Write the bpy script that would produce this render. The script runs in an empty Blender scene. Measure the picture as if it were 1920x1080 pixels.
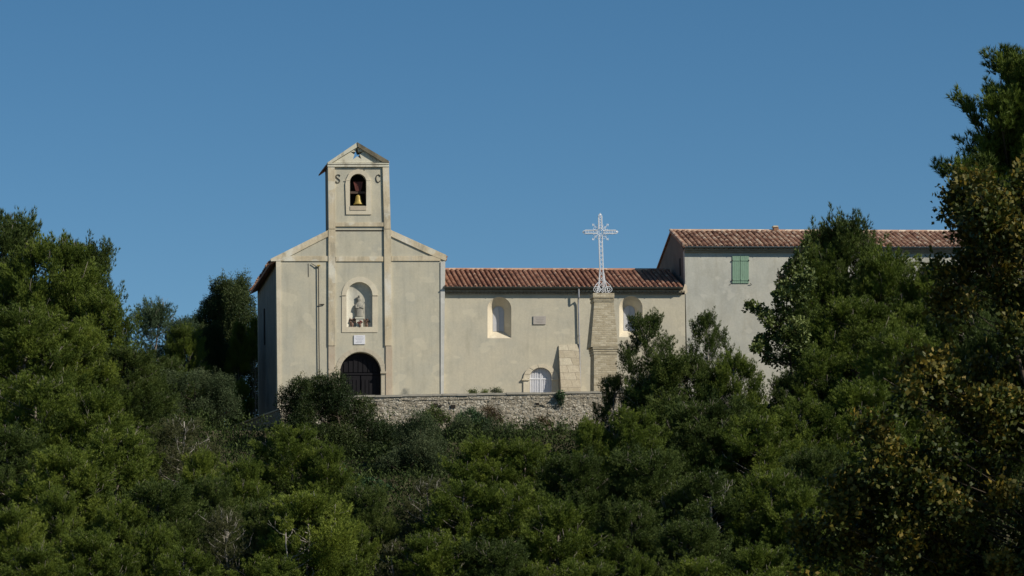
import bpy, math, random
import numpy as np
from mathutils import Vector, Matrix
from mathutils.geometry import tessellate_polygon

sc = bpy.context.scene
R = math.radians
# ------------------------------------------------------------------ camera, sky, sun
D, FPX = 205.0, 6150.0            # distance to the facade, focal length in photo pixels
YAW, PITCH, ROLL = R(8.0), R(7.5), R(1.0)
TGT = Vector((0, 0, 8.17))
fwd = Vector((math.sin(YAW) * math.cos(PITCH), math.cos(YAW) * math.cos(PITCH), math.sin(PITCH)))
CAM = TGT - fwd * D
r0 = fwd.cross(Vector((0, 0, 1))).normalized()
u0 = r0.cross(fwd).normalized()
rgt = r0 * math.cos(ROLL) - u0 * math.sin(ROLL)
upv = u0 * math.cos(ROLL) + r0 * math.sin(ROLL)
cd = bpy.data.cameras.new("camera")
cam = bpy.data.objects.new("camera", cd)
sc.collection.objects.link(cam)
cam.matrix_world = Matrix((( rgt.x, upv.x, -fwd.x, CAM.x), (rgt.y, upv.y, -fwd.y, CAM.y), (rgt.z, upv.z, -fwd.z, CAM.z), (0, 0, 0, 1)))
cd.sensor_width = 36; cd.lens = FPX / 1920 * 36; cd.clip_start = 1; cd.clip_end = 6000
cd.dof.use_dof = True; cd.dof.focus_distance = D - 3; cd.dof.aperture_fstop = 5.6
sc.camera = cam
sc.view_settings.view_transform = 'Standard'; sc.view_settings.look = 'None'
sc.view_settings.exposure = 0.0; sc.view_settings.gamma = 1
SAZ, SEL = R(56), R(36)
sunv = Vector((math.sin(SAZ) * math.cos(SEL), -math.cos(SAZ) * math.cos(SEL), math.sin(SEL)))
w = bpy.data.worlds.new("World"); sc.world = w; w.use_nodes = True
nt = w.node_tree; nt.nodes.clear()
sky = nt.nodes.new('ShaderNodeTexSky'); sky.sky_type = 'NISHITA'; sky.sun_disc = False
sky.sun_elevation = SEL; sky.sun_rotation = math.pi - SAZ
sky.altitude = 2500; sky.air_density = 1.0; sky.dust_density = 0.0; sky.ozone_density = 2.2
bg = nt.nodes.new('ShaderNodeBackground'); bg.inputs[1].default_value = 0.062
wo = nt.nodes.new('ShaderNodeOutputWorld')
hs = nt.nodes.new('ShaderNodeHueSaturation'); hs.inputs['Hue'].default_value = 0.492; hs.inputs['Saturation'].default_value = 1.24; hs.inputs['Value'].default_value = 1.27
nt.links.new(sky.outputs[0], hs.inputs['Color']); nt.links.new(hs.outputs[0], bg.inputs[0]); nt.links.new(bg.outputs[0], wo.inputs[0])
ld = bpy.data.lights.new("sun", 'SUN'); ld.energy = 5.0; ld.angle = R(0.53); ld.color = (1.0, 0.93, 0.80)
lo = bpy.data.objects.new("sun", ld); sc.collection.objects.link(lo)
lo.rotation_euler = (-sunv).to_track_quat('-Z', 'Y').to_euler(); lo.location = (60, -60, 60)

def P(px, py, Y):
    """photo pixel -> point on the vertical plane y = Y"""
    d = fwd * FPX + rgt * (px - 960) - upv * (py - 540)
    t = (Y - CAM.y) / d.y
    return CAM + d * t
def ground(x, y):
    if y < -9.3:
        z = -1.4 + 0.40 * (y + 9.3)
        if y < -58: z = -20.9 - 3.0 * min(1, (-58 - y) / 60)
    else:
        z = -1.4
        if y > 24: z -= 0.3 * (y - 24)
    if y < -150:
        k = min(1, (-150 - y) / 45); z = z * (1 - k) + (CAM.z - 1.7) * k
    return z

# ------------------------------------------------------------------ materials
MATS = {}
def newmat(name):
    m = bpy.data.materials.new(name); m.use_nodes = True
    n = m.node_tree; b = n.nodes['Principled BSDF']
    b.inputs['Specular IOR Level'].default_value = 0.2
    MATS[name] = m
    return m, n, b
def node(n, t, **k):
    x = n.nodes.new(t)
    for a, v in k.items(): setattr(x, a, v)
    return x
def ramp(n, stops, fac):
    r = node(n, 'ShaderNodeValToRGB')
    e = r.color_ramp.elements
    e[0].position, e[0].color = stops[0][0], (*stops[0][1], 1)
    e[1].position, e[1].color = stops[-1][0], (*stops[-1][1], 1)
    for p, c in stops[1:-1]:
        q = e.new(p); q.color = (*c, 1)
    n.links.new(fac, r.inputs[0])
    return r.outputs[0]
def noise(n, scale, detail=4, rough=0.6, vec=None, stretch=None):
    x = node(n, 'ShaderNodeTexNoise'); x.inputs['Scale'].default_value = scale
    x.inputs['Detail'].default_value = detail; x.inputs['Roughness'].default_value = rough
    g = node(n, 'ShaderNodeNewGeometry')
    v = g.outputs['Position']
    if stretch:
        mp = node(n, 'ShaderNodeMapping'); mp.inputs['Scale'].default_value = stretch
        n.links.new(v, mp.inputs[0]); v = mp.outputs[0]
    n.links.new(v, x.inputs['Vector'])
    return x.outputs[0]
def mix(n, a, b, fac, mode='MIX'):
    m = node(n, 'ShaderNodeMix', data_type='RGBA', blend_type=mode)
    for s, v in ((0, fac), (6, a), (7, b)):
        if hasattr(v, 'is_output'): n.links.new(v, m.inputs[s])
        elif s == 0: m.inputs[0].default_value = v
        else: m.inputs[s].default_value = (*v, 1)
    return m.outputs[2]
def bump(n, b, h, strength=0.4, dist=0.02):
    x = node(n, 'ShaderNodeBump'); x.inputs['Strength'].default_value = strength
    x.inputs['Distance'].default_value = dist
    n.links.new(h, x.inputs['Height']); n.links.new(x.outputs[0], b.inputs['Normal'])

def plaster(name, c1, c2, c3, blot=(0.55, 0.75), stain=(0.30, 0.28, 0.22), sa=0.35):
    m, n, b = newmat(name)
    base = ramp(n, [(0.3, c1), (0.5, c2), (0.72, c3)], noise(n, 0.55, 6, 0.62))
    fine = ramp(n, [(0.35, (0.88, 0.88, 0.87)), (0.65, (1.0, 1.0, 1.0))], noise(n, 9, 5, 0.7))
    col = mix(n, base, fine, 0.8, 'MULTIPLY')
    st = ramp(n, [(blot[0], (0, 0, 0)), (blot[1], (1, 1, 1))], noise(n, 1.3, 7, 0.7, stretch=(1, 1, 0.45)))
    mm = node(n, 'ShaderNodeMath', operation='MULTIPLY'); mm.inputs[1].default_value = sa
    n.links.new(st, mm.inputs[0])
    col = mix(n, col, stain, mm.outputs[0])
    sk = ramp(n, [(0.52, (0, 0, 0)), (0.72, (1, 1, 1))], noise(n, 2.4, 5, 0.6, stretch=(1.5, 1.5, 0.11)))
    m2 = node(n, 'ShaderNodeMath', operation='MULTIPLY'); m2.inputs[1].default_value = sa * 0.75
    n.links.new(sk, m2.inputs[0]); col = mix(n, col, tuple(x * 1.1 for x in stain), m2.outputs[0])
    pt_ = ramp(n, [(0.60, (0, 0, 0)), (0.63, (1, 1, 1))], noise(n, 0.75, 3, 0.45, stretch=(1.0, 1.0, 1.3)))
    m3 = node(n, 'ShaderNodeMath', operation='MULTIPLY'); m3.inputs[1].default_value = 0.35
    n.links.new(pt_, m3.inputs[0]); col = mix(n, col, tuple(min(.8, x * 1.12) for x in c3), m3.outputs[0])
    n.links.new(col, b.inputs['Base Color']); b.inputs['Roughness'].default_value = 0.95
    bump(n, b, noise(n, 14, 6, 0.7), 0.35, 0.02)
    return m
PL = plaster('facade_plaster', (0.44, 0.425, 0.36), (0.52, 0.485, 0.385), (0.58, 0.525, 0.40), (0.5, 0.72), sa=0.45)
PLW = plaster('wing_plaster', (0.47, 0.445, 0.365), (0.54, 0.495, 0.39), (0.59, 0.535, 0.41), (0.52, 0.75), sa=0.38)
PLH = plaster('house_plaster', (0.43, 0.43, 0.39), (0.49, 0.485, 0.43), (0.55, 0.53, 0.46), (0.48, 0.7), sa=0.4)
SIDEW = plaster('shade_dark_plaster', (0.17, 0.155, 0.14), (0.21, 0.19, 0.165), (0.25, 0.22, 0.19), sa=0.3)  # colour darkened to carry the shade on the left-facing walls
LIME = plaster('lime_band', (0.54, 0.45, 0.31), (0.63, 0.54, 0.39), (0.74, 0.71, 0.63), (0.5, 0.62), (0.27, 0.24, 0.18), 0.55)
LIMEW = plaster('pale_lime_trim', (0.60, 0.52, 0.40), (0.64, 0.57, 0.44), (0.68, 0.62, 0.49), (0.62, 0.75), sa=0.25)
WHITEST = plaster('white_quoin', (0.52, 0.52, 0.50), (0.58, 0.57, 0.53), (0.62, 0.60, 0.56), sa=0.3)
PINK = plaster('pink_brickwork', (0.46, 0.34, 0.25), (0.50, 0.42, 0.32), (0.53, 0.46, 0.36), sa=0.3)
PED = plaster('weathered_lime', (0.58, 0.54, 0.44), (0.63, 0.60, 0.49), (0.68, 0.65, 0.54), (0.55, 0.63), (0.26, 0.23, 0.17), 0.6)
NICHE = plaster('niche_lime', (0.56, 0.54, 0.46), (0.62, 0.58, 0.48), (0.67, 0.63, 0.52), (0.5, 0.66), (0.28, 0.28, 0.26), 0.5)

def masonry(name, c1, c2, c3, mortar, bw, bh, mw=0.02, distort=0.05, bstr=0.7):
    m, n, b = newmat(name)
    g = node(n, 'ShaderNodeNewGeometry')
    nz = node(n, 'ShaderNodeTexNoise'); nz.inputs['Scale'].default_value = 1.7; nz.inputs['Detail'].default_value = 4
    n.links.new(g.outputs['Position'], nz.inputs['Vector'])
    sub = node(n, 'ShaderNodeVectorMath', operation='SUBTRACT'); sub.inputs[1].default_value = (0.5, 0.5, 0.5)
    n.links.new(nz.outputs['Color'], sub.inputs[0])
    sc_ = node(n, 'ShaderNodeVectorMath', operation='SCALE'); sc_.inputs['Scale'].default_value = distort
    n.links.new(sub.outputs[0], sc_.inputs[0])
    ad = node(n, 'ShaderNodeVectorMath', operation='ADD')
    n.links.new(g.outputs['Position'], ad.inputs[0]); n.links.new(sc_.outputs[0], ad.inputs[1])
    sp = node(n, 'ShaderNodeSeparateXYZ'); n.links.new(ad.outputs[0], sp.inputs[0])
    sx = node(n, 'ShaderNodeMath', operation='ADD'); n.links.new(sp.outputs[0], sx.inputs[0]); n.links.new(sp.outputs[1], sx.inputs[1])
    cb = node(n, 'ShaderNodeCombineXYZ'); n.links.new(sx.outputs[0], cb.inputs[0]); n.links.new(sp.outputs[2], cb.inputs[1])
    br = node(n, 'ShaderNodeTexBrick'); n.links.new(cb.outputs[0], br.inputs['Vector'])
    br.inputs['Scale'].default_value = 1; br.inputs['Brick Width'].default_value = bw; br.inputs['Row Height'].default_value = bh
    br.inputs['Mortar Size'].default_value = mw; br.inputs['Mortar Smooth'].default_value = 0.4
    br.inputs['Color1'].default_value = (0, 0, 0, 1); br.inputs['Color2'].default_value = (1, 1, 1, 1)
    br.inputs['Mortar'].default_value = (0.5, 0.5, 0.5, 1)
    col = ramp(n, [(0.0, c1), (0.5, c2), (1.0, c3)], br.outputs['Color'])
    nz2 = noise(n, 5, 6, 0.75)
    col = mix(n, col, ramp(n, [(0.3, (0.72, 0.70, 0.66)), (0.7, (1.1, 1.1, 1.08))], nz2), 0.8, 'MULTIPLY')
    col = mix(n, col, mortar, br.outputs['Fac'])
    n.links.new(col, b.inputs['Base Color']); b.inputs['Roughness'].default_value = 0.95
    inv = node(n, 'ShaderNodeMath', operation='SUBTRACT'); inv.inputs[0].default_value = 1
    n.links.new(br.outputs['Fac'], inv.inputs[1])
    ad2 = node(n, 'ShaderNodeMath', operation='ADD'); n.links.new(inv.outputs[0], ad2.inputs[0]); n.links.new(nz2, ad2.inputs[1])
    bump(n, b, ad2.outputs[0], bstr, 0.03)
    return m
PILLAR = masonry('pillar_stone', (0.43, 0.36, 0.25), (0.51, 0.44, 0.315), (0.60, 0.53, 0.40), (0.48, 0.42, 0.31), 0.34, 0.115, 0.014, 0.10)
BLOCK = masonry('buttress_block', (0.45, 0.39, 0.29), (0.54, 0.47, 0.36), (0.60, 0.54, 0.42), (0.40, 0.34, 0.26), 0.72, 0.47, 0.018, 0.16)

m, n, b = newmat('rubble_wall')
v = node(n, 'ShaderNodeTexVoronoi'); v.inputs['Scale'].default_value = 5.6
g = node(n, 'ShaderNodeNewGeometry')
mp = node(n, 'ShaderNodeMapping'); mp.inputs['Scale'].default_value = (1, 1, 1.5)
n.links.new(g.outputs['Position'], mp.inputs[0]); n.links.new(mp.outputs[0], v.inputs['Vector'])
sp = node(n, 'ShaderNodeSeparateColor'); n.links.new(v.outputs['Color'], sp.inputs[0])
col = ramp(n, [(0.0, (0.31, 0.27, 0.21)), (0.35, (0.40, 0.36, 0.29)), (0.7, (0.47, 0.43, 0.36)), (1.0, (0.54, 0.51, 0.44))], sp.outputs[0])
ve = node(n, 'ShaderNodeTexVoronoi', feature='DISTANCE_TO_EDGE'); ve.inputs['Scale'].default_value = 5.6
n.links.new(mp.outputs[0], ve.inputs['Vector'])
edge = ramp(n, [(0.0, (0, 0, 0)), (0.12, (1, 1, 1))], ve.outputs[0])
col = mix(n, (0.33, 0.30, 0.24), col, edge)
col = mix(n, col, ramp(n, [(0.35, (0.62, 0.6, 0.56)), (0.65, (1.05, 1.03, 1.0))], noise(n, 3.5, 7, 0.75)), 0.75, 'MULTIPLY')
n.links.new(col, b.inputs['Base Color']); b.inputs['Roughness'].default_value = 0.95
bump(n, b, edge, 0.8, 0.04)
RUB = m

def simple(name, c, rough=0.6, metal=0, var=0.25, scale=4, spec=0.2, stretch=None, dark=None):
    m, n, b = newmat(name)
    d = dark or tuple(x * (1 - var) for x in c)
    col = ramp(n, [(0.3, d), (0.7, c)], noise(n, scale, 5, 0.65, stretch=stretch))
    n.links.new(col, b.inputs['Base Color']); b.inputs['Roughness'].default_value = rough
    b.inputs['Metallic'].default_value = metal; b.inputs['Specular IOR Level'].default_value = spec
    return m
DOORM = simple('dark_door_wood', (0.011, 0.010, 0.013), 0.8, var=0.4, stretch=(6, 1, .4))
GUT = simple('zinc_gutter', (0.13, 0.135, 0.12), 0.55, 0.2, 0.3)
GUTB = simple('bluish_gutter', (0.17, 0.20, 0.21), 0.5, 0.3, 0.2)
PIPE = simple('zinc_pipe', (0.36, 0.36, 0.38), 0.5, 0.2, 0.2)
GENO = simple('eave_plaster', (0.36, 0.31, 0.23), 0.95, var=0.4, scale=3)
SHUT = simple('green_shutter', (0.24, 0.37, 0.27), 0.7, var=0.25, scale=7, stretch=(3, 1, .6))
IRON = simple('dark_iron', (0.05, 0.045, 0.04), 0.7, 0.3)
WPAINT = simple('white_painted_iron', (0.80, 0.81, 0.84), 0.45, var=0.1)
WBAR = simple('white_gate_paint', (0.74, 0.74, 0.78), 0.55, var=0.1)
PANE = simple('frosted_pane', (0.52, 0.52, 0.54), 0.45, var=0.08)
BRASS = simple('yellow_bronze', (0.50, 0.36, 0.09), 0.55, 0.15, 0.25, spec=0.5)
YOKE = simple('red_brown_yoke', (0.16, 0.055, 0.045), 0.75, var=0.3)
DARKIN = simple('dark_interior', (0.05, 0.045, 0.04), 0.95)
PLQ = simple('white_marble', (0.74, 0.74, 0.78), 0.5, var=0.08)
PLQG = simple('grey_marble', (0.44, 0.40, 0.36), 0.7, var=0.14, scale=10)
INK = simple('engraved_ink', (0.45, 0.45, 0.50), 0.8)
STAT = simple('grey_stone_statue', (0.36, 0.34, 0.29), 0.85, var=0.3, scale=12)
PEDST = simple('pedestal_stone', (0.62, 0.60, 0.50), 0.85, var=0.12)
FLOW = simple('red_petals', (0.26, 0.09, 0.075), 0.8, var=0.5, scale=20)
FLOWG = simple('faded_petals', (0.26, 0.17, 0.13), 0.8, var=0.5, scale=20)
BARK = simple('grey_pine_bark', (0.27, 0.235, 0.20), 0.95, var=0.5, scale=6)
BARKP = simple('pale_bare_wood', (0.34, 0.31, 0.27), 0.9, var=0.35, scale=6)
BARKD = simple('brown_bark', (0.09, 0.07, 0.05), 0.95, var=0.5, scale=6)
SOIL = simple('hillside_soil', (0.09, 0.08, 0.045), 1.0, var=0.5, scale=0.7)
GRAV = simple('terrace_gravel', (0.34, 0.30, 0.23), 1.0, var=0.25, scale=3)
CRACK = simple('dark_rust_streak', (0.035, 0.028, 0.022), 0.9, var=0.4, scale=6)

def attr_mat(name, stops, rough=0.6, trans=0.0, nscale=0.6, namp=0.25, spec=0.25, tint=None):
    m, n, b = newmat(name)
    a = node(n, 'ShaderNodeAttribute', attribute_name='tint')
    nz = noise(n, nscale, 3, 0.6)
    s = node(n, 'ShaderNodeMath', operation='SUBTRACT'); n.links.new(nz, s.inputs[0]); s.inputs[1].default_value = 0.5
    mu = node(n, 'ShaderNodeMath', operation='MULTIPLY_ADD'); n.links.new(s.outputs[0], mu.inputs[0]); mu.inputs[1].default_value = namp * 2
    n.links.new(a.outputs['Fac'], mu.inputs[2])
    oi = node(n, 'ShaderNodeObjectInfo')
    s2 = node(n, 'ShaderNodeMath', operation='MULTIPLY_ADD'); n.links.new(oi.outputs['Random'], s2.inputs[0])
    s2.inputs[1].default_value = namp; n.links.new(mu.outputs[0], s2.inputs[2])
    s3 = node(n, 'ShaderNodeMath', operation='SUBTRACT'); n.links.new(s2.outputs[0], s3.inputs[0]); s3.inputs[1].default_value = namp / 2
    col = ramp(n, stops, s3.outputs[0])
    n.links.new(col, b.inputs['Base Color']); b.inputs['Roughness'].default_value = rough
    b.inputs['Specular IOR Level'].default_value = spec
    if trans:
        tr = node(n, 'ShaderNodeBsdfTranslucent'); n.links.new(col, tr.inputs[0])
        mx = node(n, 'ShaderNodeMixShader'); mx.inputs[0].default_value = trans
        n.links.new(b.outputs[0], mx.inputs[1]); n.links.new(tr.outputs[0], mx.inputs[2])
        n.links.new(mx.outputs[0], n.nodes['Material Output'].inputs[0])
    return m
TILE = attr_mat('terracotta_tiles', [(0.0, (0.15, 0.085, 0.06)), (0.35, (0.31, 0.15, 0.10)), (0.7, (0.42, 0.235, 0.155)), (1.0, (0.58, 0.42, 0.30))], 0.9, nscale=2.5, namp=0.2)
TILEO = attr_mat('old_mixed_tiles', [(0.0, (0.13, 0.07, 0.05)), (0.3, (0.30, 0.16, 0.11)), (0.6, (0.46, 0.30, 0.21)), (1.0, (0.66, 0.54, 0.41))], 0.9, nscale=3, namp=0.3)
def fol(name, a, b_, c, trans=0.2, **k):
    return attr_mat(name, [(0.05, a), (0.5, b_), (0.95, c)], 0.6, trans, **k)
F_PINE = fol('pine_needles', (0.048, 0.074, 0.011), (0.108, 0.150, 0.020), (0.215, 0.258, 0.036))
F_PINED = fol('dark_pine_needles', (0.034, 0.054, 0.012), (0.074, 0.108, 0.022), (0.135, 0.170, 0.036))
F_DRY = fol('thin_greyish_needles', (0.045, 0.050, 0.018), (0.075, 0.085, 0.028), (0.12, 0.12, 0.05))
F_BLUE = fol('bluish_needles', (0.040, 0.068, 0.034), (0.065, 0.105, 0.050), (0.10, 0.145, 0.065))
F_OLIVE = fol('grey_green_leaves', (0.035, 0.055, 0.024), (0.062, 0.088, 0.038), (0.11, 0.135, 0.065), spec=0.12)
F_DARK = fol('dark_shrub_leaves', (0.018, 0.034, 0.009), (0.036, 0.056, 0.014), (0.07, 0.092, 0.024))
F_GLOSS = fol('glossy_green_leaves', (0.016, 0.040, 0.014), (0.028, 0.070, 0.022), (0.05, 0.105, 0.035), spec=0.5)
F_FIG = fol('broad_green_leaves', (0.034, 0.056, 0.012), (0.08, 0.11, 0.02), (0.20, 0.235, 0.07), spec=0.4)
F_AUT = fol('autumn_leaves', (0.020, 0.036, 0.005), (0.046, 0.062, 0.008), (0.23, 0.16, 0.022), nscale=0.9, namp=0.15, spec=0.3)
F_BROWN = fol('rusty_brown_twigs', (0.05, 0.035, 0.015), (0.09, 0.06, 0.03), (0.14, 0.10, 0.05))

# ------------------------------------------------------------------ mesh helpers
C = sc.collection
class MB:
    def __init__(s): s.v = []; s.f = []; s.t = []
    def add(s, vs, fs, tint=0.5):
        o = len(s.v); s.v += [tuple(q) for q in vs]; s.f += [tuple(i + o for i in f) for f in fs]; s.t += [tint] * len(vs)
    def box(s, a, b, tint=0.5):
        (x0, y0, z0), (x1, y1, z1) = a, b
        s.add([(x0, y0, z0), (x1, y0, z0), (x1, y1, z0), (x0, y1, z0), (x0, y0, z1), (x1, y0, z1), (x1, y1, z1), (x0, y1, z1)],
              [(0, 3, 2, 1), (4, 5, 6, 7), (0, 1, 5, 4), (1, 2, 6, 5), (2, 3, 7, 6), (3, 0, 4, 7)], tint)
    def hexa(s, q, tint=0.5):   # 8 corner points: bottom ring, top ring
        s.add(q, [(0, 3, 2, 1), (4, 5, 6, 7), (0, 1, 5, 4), (1, 2, 6, 5), (2, 3, 7, 6), (3, 0, 4, 7)], tint)
    def prism(s, outer, holes=(), y0=0.0, y1=0.1, tint=0.5):
        """loops of (x, z); y0 / y1 numbers"""
        loops = [outer] + list(holes)
        pts = [Vector((x, z, 0)) for l in loops for x, z in l]
        tri = tessellate_polygon([[Vector((x, z, 0)) for x, z in l] for l in loops])
        N = len(pts)
        vs = [(p.x, y0, p.y) for p in pts] + [(p.x, y1, p.y) for p in pts]
        fs = []
        for a, b_, c in tri:
            fs.append((a, b_, c)); fs.append((a + N, c + N, b_ + N))
        o = 0
        for l in loops:
            k = len(l)
            for i in range(k):
                j = (i + 1) % k
                fs.append((o + i, o + j, o + j + N, o + i + N))
            o += k
        s.add(vs, fs, tint)
    def pprism(s, outer, holes=(), y0=0.0, y1=0.1, tint=0.5):
        f = lambda l: [(P(a, b_, y0).x, P(a, b_, y0).z) for a, b_ in l]
        s.prism(f(outer), [f(h) for h in holes], y0, y1, tint)
    def prect(s, x0, y0_, x1, y1_, y0, y1, tint=0.5):
        s.pprism([(x0, y1_), (x1, y1_), (x1, y0_), (x0, y0_)], (), y0, y1, tint)
    def tube(s, pts, r, n=6, tint=0.5, cap=True):
        pts = [Vector(p) for p in pts]; k = len(pts)
        rr = r if isinstance(r, (list, tuple)) else [r] * k
        vs = []; last = None
        for i, p in enumerate(pts):
            d = (pts[min(i + 1, k - 1)] - pts[max(i - 1, 0)])
            if d.length < 1e-9: d = Vector((0, 0, 1))
            d.normalize()
            a = last if last else (Vector((0, 1, 0)) if abs(d.y) < .9 else Vector((1, 0, 0)))
            a = (a - d * a.dot(d))
            if a.length < 1e-6: a = d.orthogonal()
            a.normalize(); last = a; b_ = d.cross(a)
            for j in range(n):
                t = 2 * math.pi * j / n
                vs.append(p + (a * math.cos(t) + b_ * math.sin(t)) * rr[i])
        fs = [(i * n + j, i * n + (j + 1) % n, (i + 1) * n + (j + 1) % n, (i + 1) * n + j) for i in range(k - 1) for j in range(n)]
        if cap: fs += [tuple(range(n))[::-1], tuple((k - 1) * n + j for j in range(n))]
        s.add(vs, fs, tint)
    def lathe(s, prof, c, n=16, tint=0.5, sy=1.0):
        vs = [(c[0] + r * math.cos(2 * math.pi * j / n), c[1] + sy * r * math.sin(2 * math.pi * j / n), c[2] + z) for r, z in prof for j in range(n)]
        k = len(prof)
        fs = [(i * n + j, i * n + (j + 1) % n, (i + 1) * n + (j + 1) % n, (i + 1) * n + j) for i in range(k - 1) for j in range(n)]
        fs += [tuple(range(n))[::-1], tuple((k - 1) * n + j for j in range(n))]
        s.add(vs, fs, tint)
    def build(s, name, mat, parent=None, smooth=False):
        me = bpy.data.meshes.new(name)
        org = origin_of(parent)
        me.from_pydata([(x - org[0], y - org[1], z - org[2]) for x, y, z in s.v], [], s.f)
        me.validate()
        import bmesh
        bm = bmesh.new(); bm.from_mesh(me); bmesh.ops.recalc_face_normals(bm, faces=bm.faces); bm.to_mesh(me); bm.free()
        if len(me.vertices) == len(s.t):
            at = me.attributes.new('tint', 'FLOAT', 'POINT'); at.data.foreach_set('value', s.t)
        if smooth: me.shade_smooth()
        me.materials.append(mat)
        o = bpy.data.objects.new(name, me); C.objects.link(o)
        if parent: o.parent = parent
        return o
def origin_of(p):
    while p is not None and p.parent: p = p.parent
    return tuple(p.location) if p is not None else (0, 0, 0)
def tag(o, label=None, cat=None, group=None, kind=None):
    if label: o['label'] = label
    if cat: o['category'] = cat
    if group: o['group'] = group
    if kind: o['kind'] = kind
    return o
def thing(name, label, cat, loc, group=None):
    o = bpy.data.objects.new(name, None); C.objects.link(o); o.location = loc; o.empty_display_size = 0.3
    return tag(o, label, cat, group)
def arch(cx, hw, bottom, spring, n=20, ry=None):
    ry = ry or hw
    l = [(cx - hw, bottom), (cx + hw, bottom)]
    l += [(cx + hw * math.cos(math.pi * i / n), spring - ry * math.sin(math.pi * i / n)) for i in range(n + 1)]
    return l

# ------------------------------------------------------------------ ground
xs = np.concatenate([np.linspace(-900, -120, 14), np.linspace(-110, 110, 75), np.linspace(120, 900, 14)])
ys = np.concatenate([np.linspace(-600, -230, 6), np.linspace(-220, 60, 141), np.linspace(80, 2500, 14)])
rng0 = np.random.default_rng(3)
vs = []; fs = []
for j, y in enumerate(ys):
    for i, x in enumerate(xs):
        jit = rng0.normal(0, 0.12) if y < -11 else 0
        vs.append((x, y, ground(x, y) + jit))
nx = len(xs)
for j in range(len(ys) - 1):
    for i in range(nx - 1):
        fs.append((j * nx + i, j * nx + i + 1, (j + 1) * nx + i + 1, (j + 1) * nx + i))
mb = MB(); mb.v = vs; mb.f = fs; mb.t = [0.5] * len(vs)
tag(mb.build('hillside', SOIL, smooth=True), kind='structure')
# level terrace in front of the buildings
xl = P(528, 770, -1).x
mb = MB(); mb.box((xl + 0.3, -8.7, -2.4), (34, 24, 0.0))
tag(mb.build('terrace', GRAV), kind='structure')

# ------------------------------------------------------------------ roof tiles
def tiles(mb, O, U, V, ncol, nrow, rng, rad=0.105, lift=0.03, n=5):
    """O eave corner, U total eave vector, V total slope vector"""
    N = U.cross(V).normalized()
    if N.z < 0: N = -N
    u = U.normalized(); v = V.normalized(); pl = V.length / nrow; pw = U.length / ncol
    r = min(rad, pw * 0.40)
    for i in range(ncol):
        wob = rng.uniform(-.022, .022); sag = .022 * math.sin(i * .31 + ncol) + rng.uniform(-.012, .012)
        for j in range(nrow):
            a = O + u * (pw * (i + .5) + wob + rng.uniform(-.008, .008)) + v * (pl * j - 0.03 + rng.uniform(-.025, .025)) + N * sag
            l = pl + 0.07; sk = u * rng.uniform(-.012, .012)
            vs = []
            for (q, rr, h) in ((0, r, lift + 0.028), (l, r * .80, lift)):
                for k in range(n + 1):
                    t = math.pi * k / n
                    vs.append(a + v * q + sk * (q / l) + u * (rr * math.cos(t)) + N * (h + rr * .85 * math.sin(t)))
            m1 = n + 1
            fs = [(k, k + 1, m1 + k + 1, m1 + k) for k in range(n)]
            for k in range(n + 1): vs.append(Vector(vs[k]) - N * 0.0 + (a - Vector(vs[k])) * 0.16 + N * 0.0)
            fs += [(k, k + 1, 2 * m1 + k + 1, 2 * m1 + k) for k in range(n)]
            mb.add(vs, fs, min(1, max(0, rng.gauss(.5, .22))))
def slab(mb, O, U, V, th, tint=0.3):
    N = U.cross(V).normalized()
    if N.z < 0: N = -N
    q = [O - N * th, O + U - N * th, O + U + V - N * th, O + V - N * th, O, O + U, O + U + V, O + V]
    mb.hexa(q, tint)

# ------------------------------------------------------------------ chapel
rg = random.Random(11)
chapel = thing('chapel', 'plastered chapel with gabled front, arched portal and square bell tower', 'chapel', P(675, 785, 0))
DEP = 14.0
zg = -0.3
W = MB()
W.pprism([(519, 790), (831.5, 790), (835, 489), (837, 486), (837, 478.5), (733, 431.5), (616, 431.5), (507, 486), (509, 491), (517.5, 490)],
         [arch(676, 38.5, 784, 698.5), arch(674, 24.5, 613, 553)], 0.0, 0.55)
W.build('front_wall', PL, chapel)
# side and rear walls
fl = P(518.2, 489, 0); zt = fl.z
xbl = P(483.5, 545, DEP).x; xfr = P(834, 481, 0).x; zr_ = P(835, 481, 0).z
W = MB()
y0 = 0.551
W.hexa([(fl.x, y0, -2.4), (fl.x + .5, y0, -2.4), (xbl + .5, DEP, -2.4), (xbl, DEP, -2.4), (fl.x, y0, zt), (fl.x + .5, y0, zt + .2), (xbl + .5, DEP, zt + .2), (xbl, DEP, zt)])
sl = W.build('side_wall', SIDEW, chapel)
W = MB(); W.box((xfr - .5, y0, -.3), (xfr - .02, DEP, zr_ + .0)); W.build('side_wall', PL, chapel)
W = MB()
ridx = P(674, 430, 0).x; ridz = P(674, 405, 0).z
W.prism([(xbl, -2.4), (xfr - .5, -.3), (xfr - .5, zr_), (ridx, ridz - .15), (xbl, zt)], (), DEP + .002, DEP + .45)
W.build('rear_wall', PL, chapel)
# slit window in the shaded side wall
W = MB(); q = P(495, 600, 9.0); W.prism([(0, 0)] * 3 + [(0, .01)], (), 0, 1) if False else None
xm = fl.x + (xbl - fl.x) * (9.0 - y0) / (DEP - y0)
W = MB(); W.box((xm - .06, 8.6, q.z - 1.6), (xm + .12, 9.1, q.z + .7)); W.build('slit_window', DARKIN, sl)
# roofs (left and right slope)
eL0 = P(506, 492.5, .1); eLb = Vector((P(470, 538, DEP).x, DEP + .2, eL0.z))
rp = P(616, 436, .1); slope = (rp.z - eL0.z) / (rp.x - eL0.x)
ridz = rp.z + slope * (ridx - rp.x)
rf = MB()
th = .13
q = [Vector(eL0), Vector((ridx, .1, ridz)), Vector((ridx, DEP + .2, ridz)), Vector(eLb)]
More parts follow.
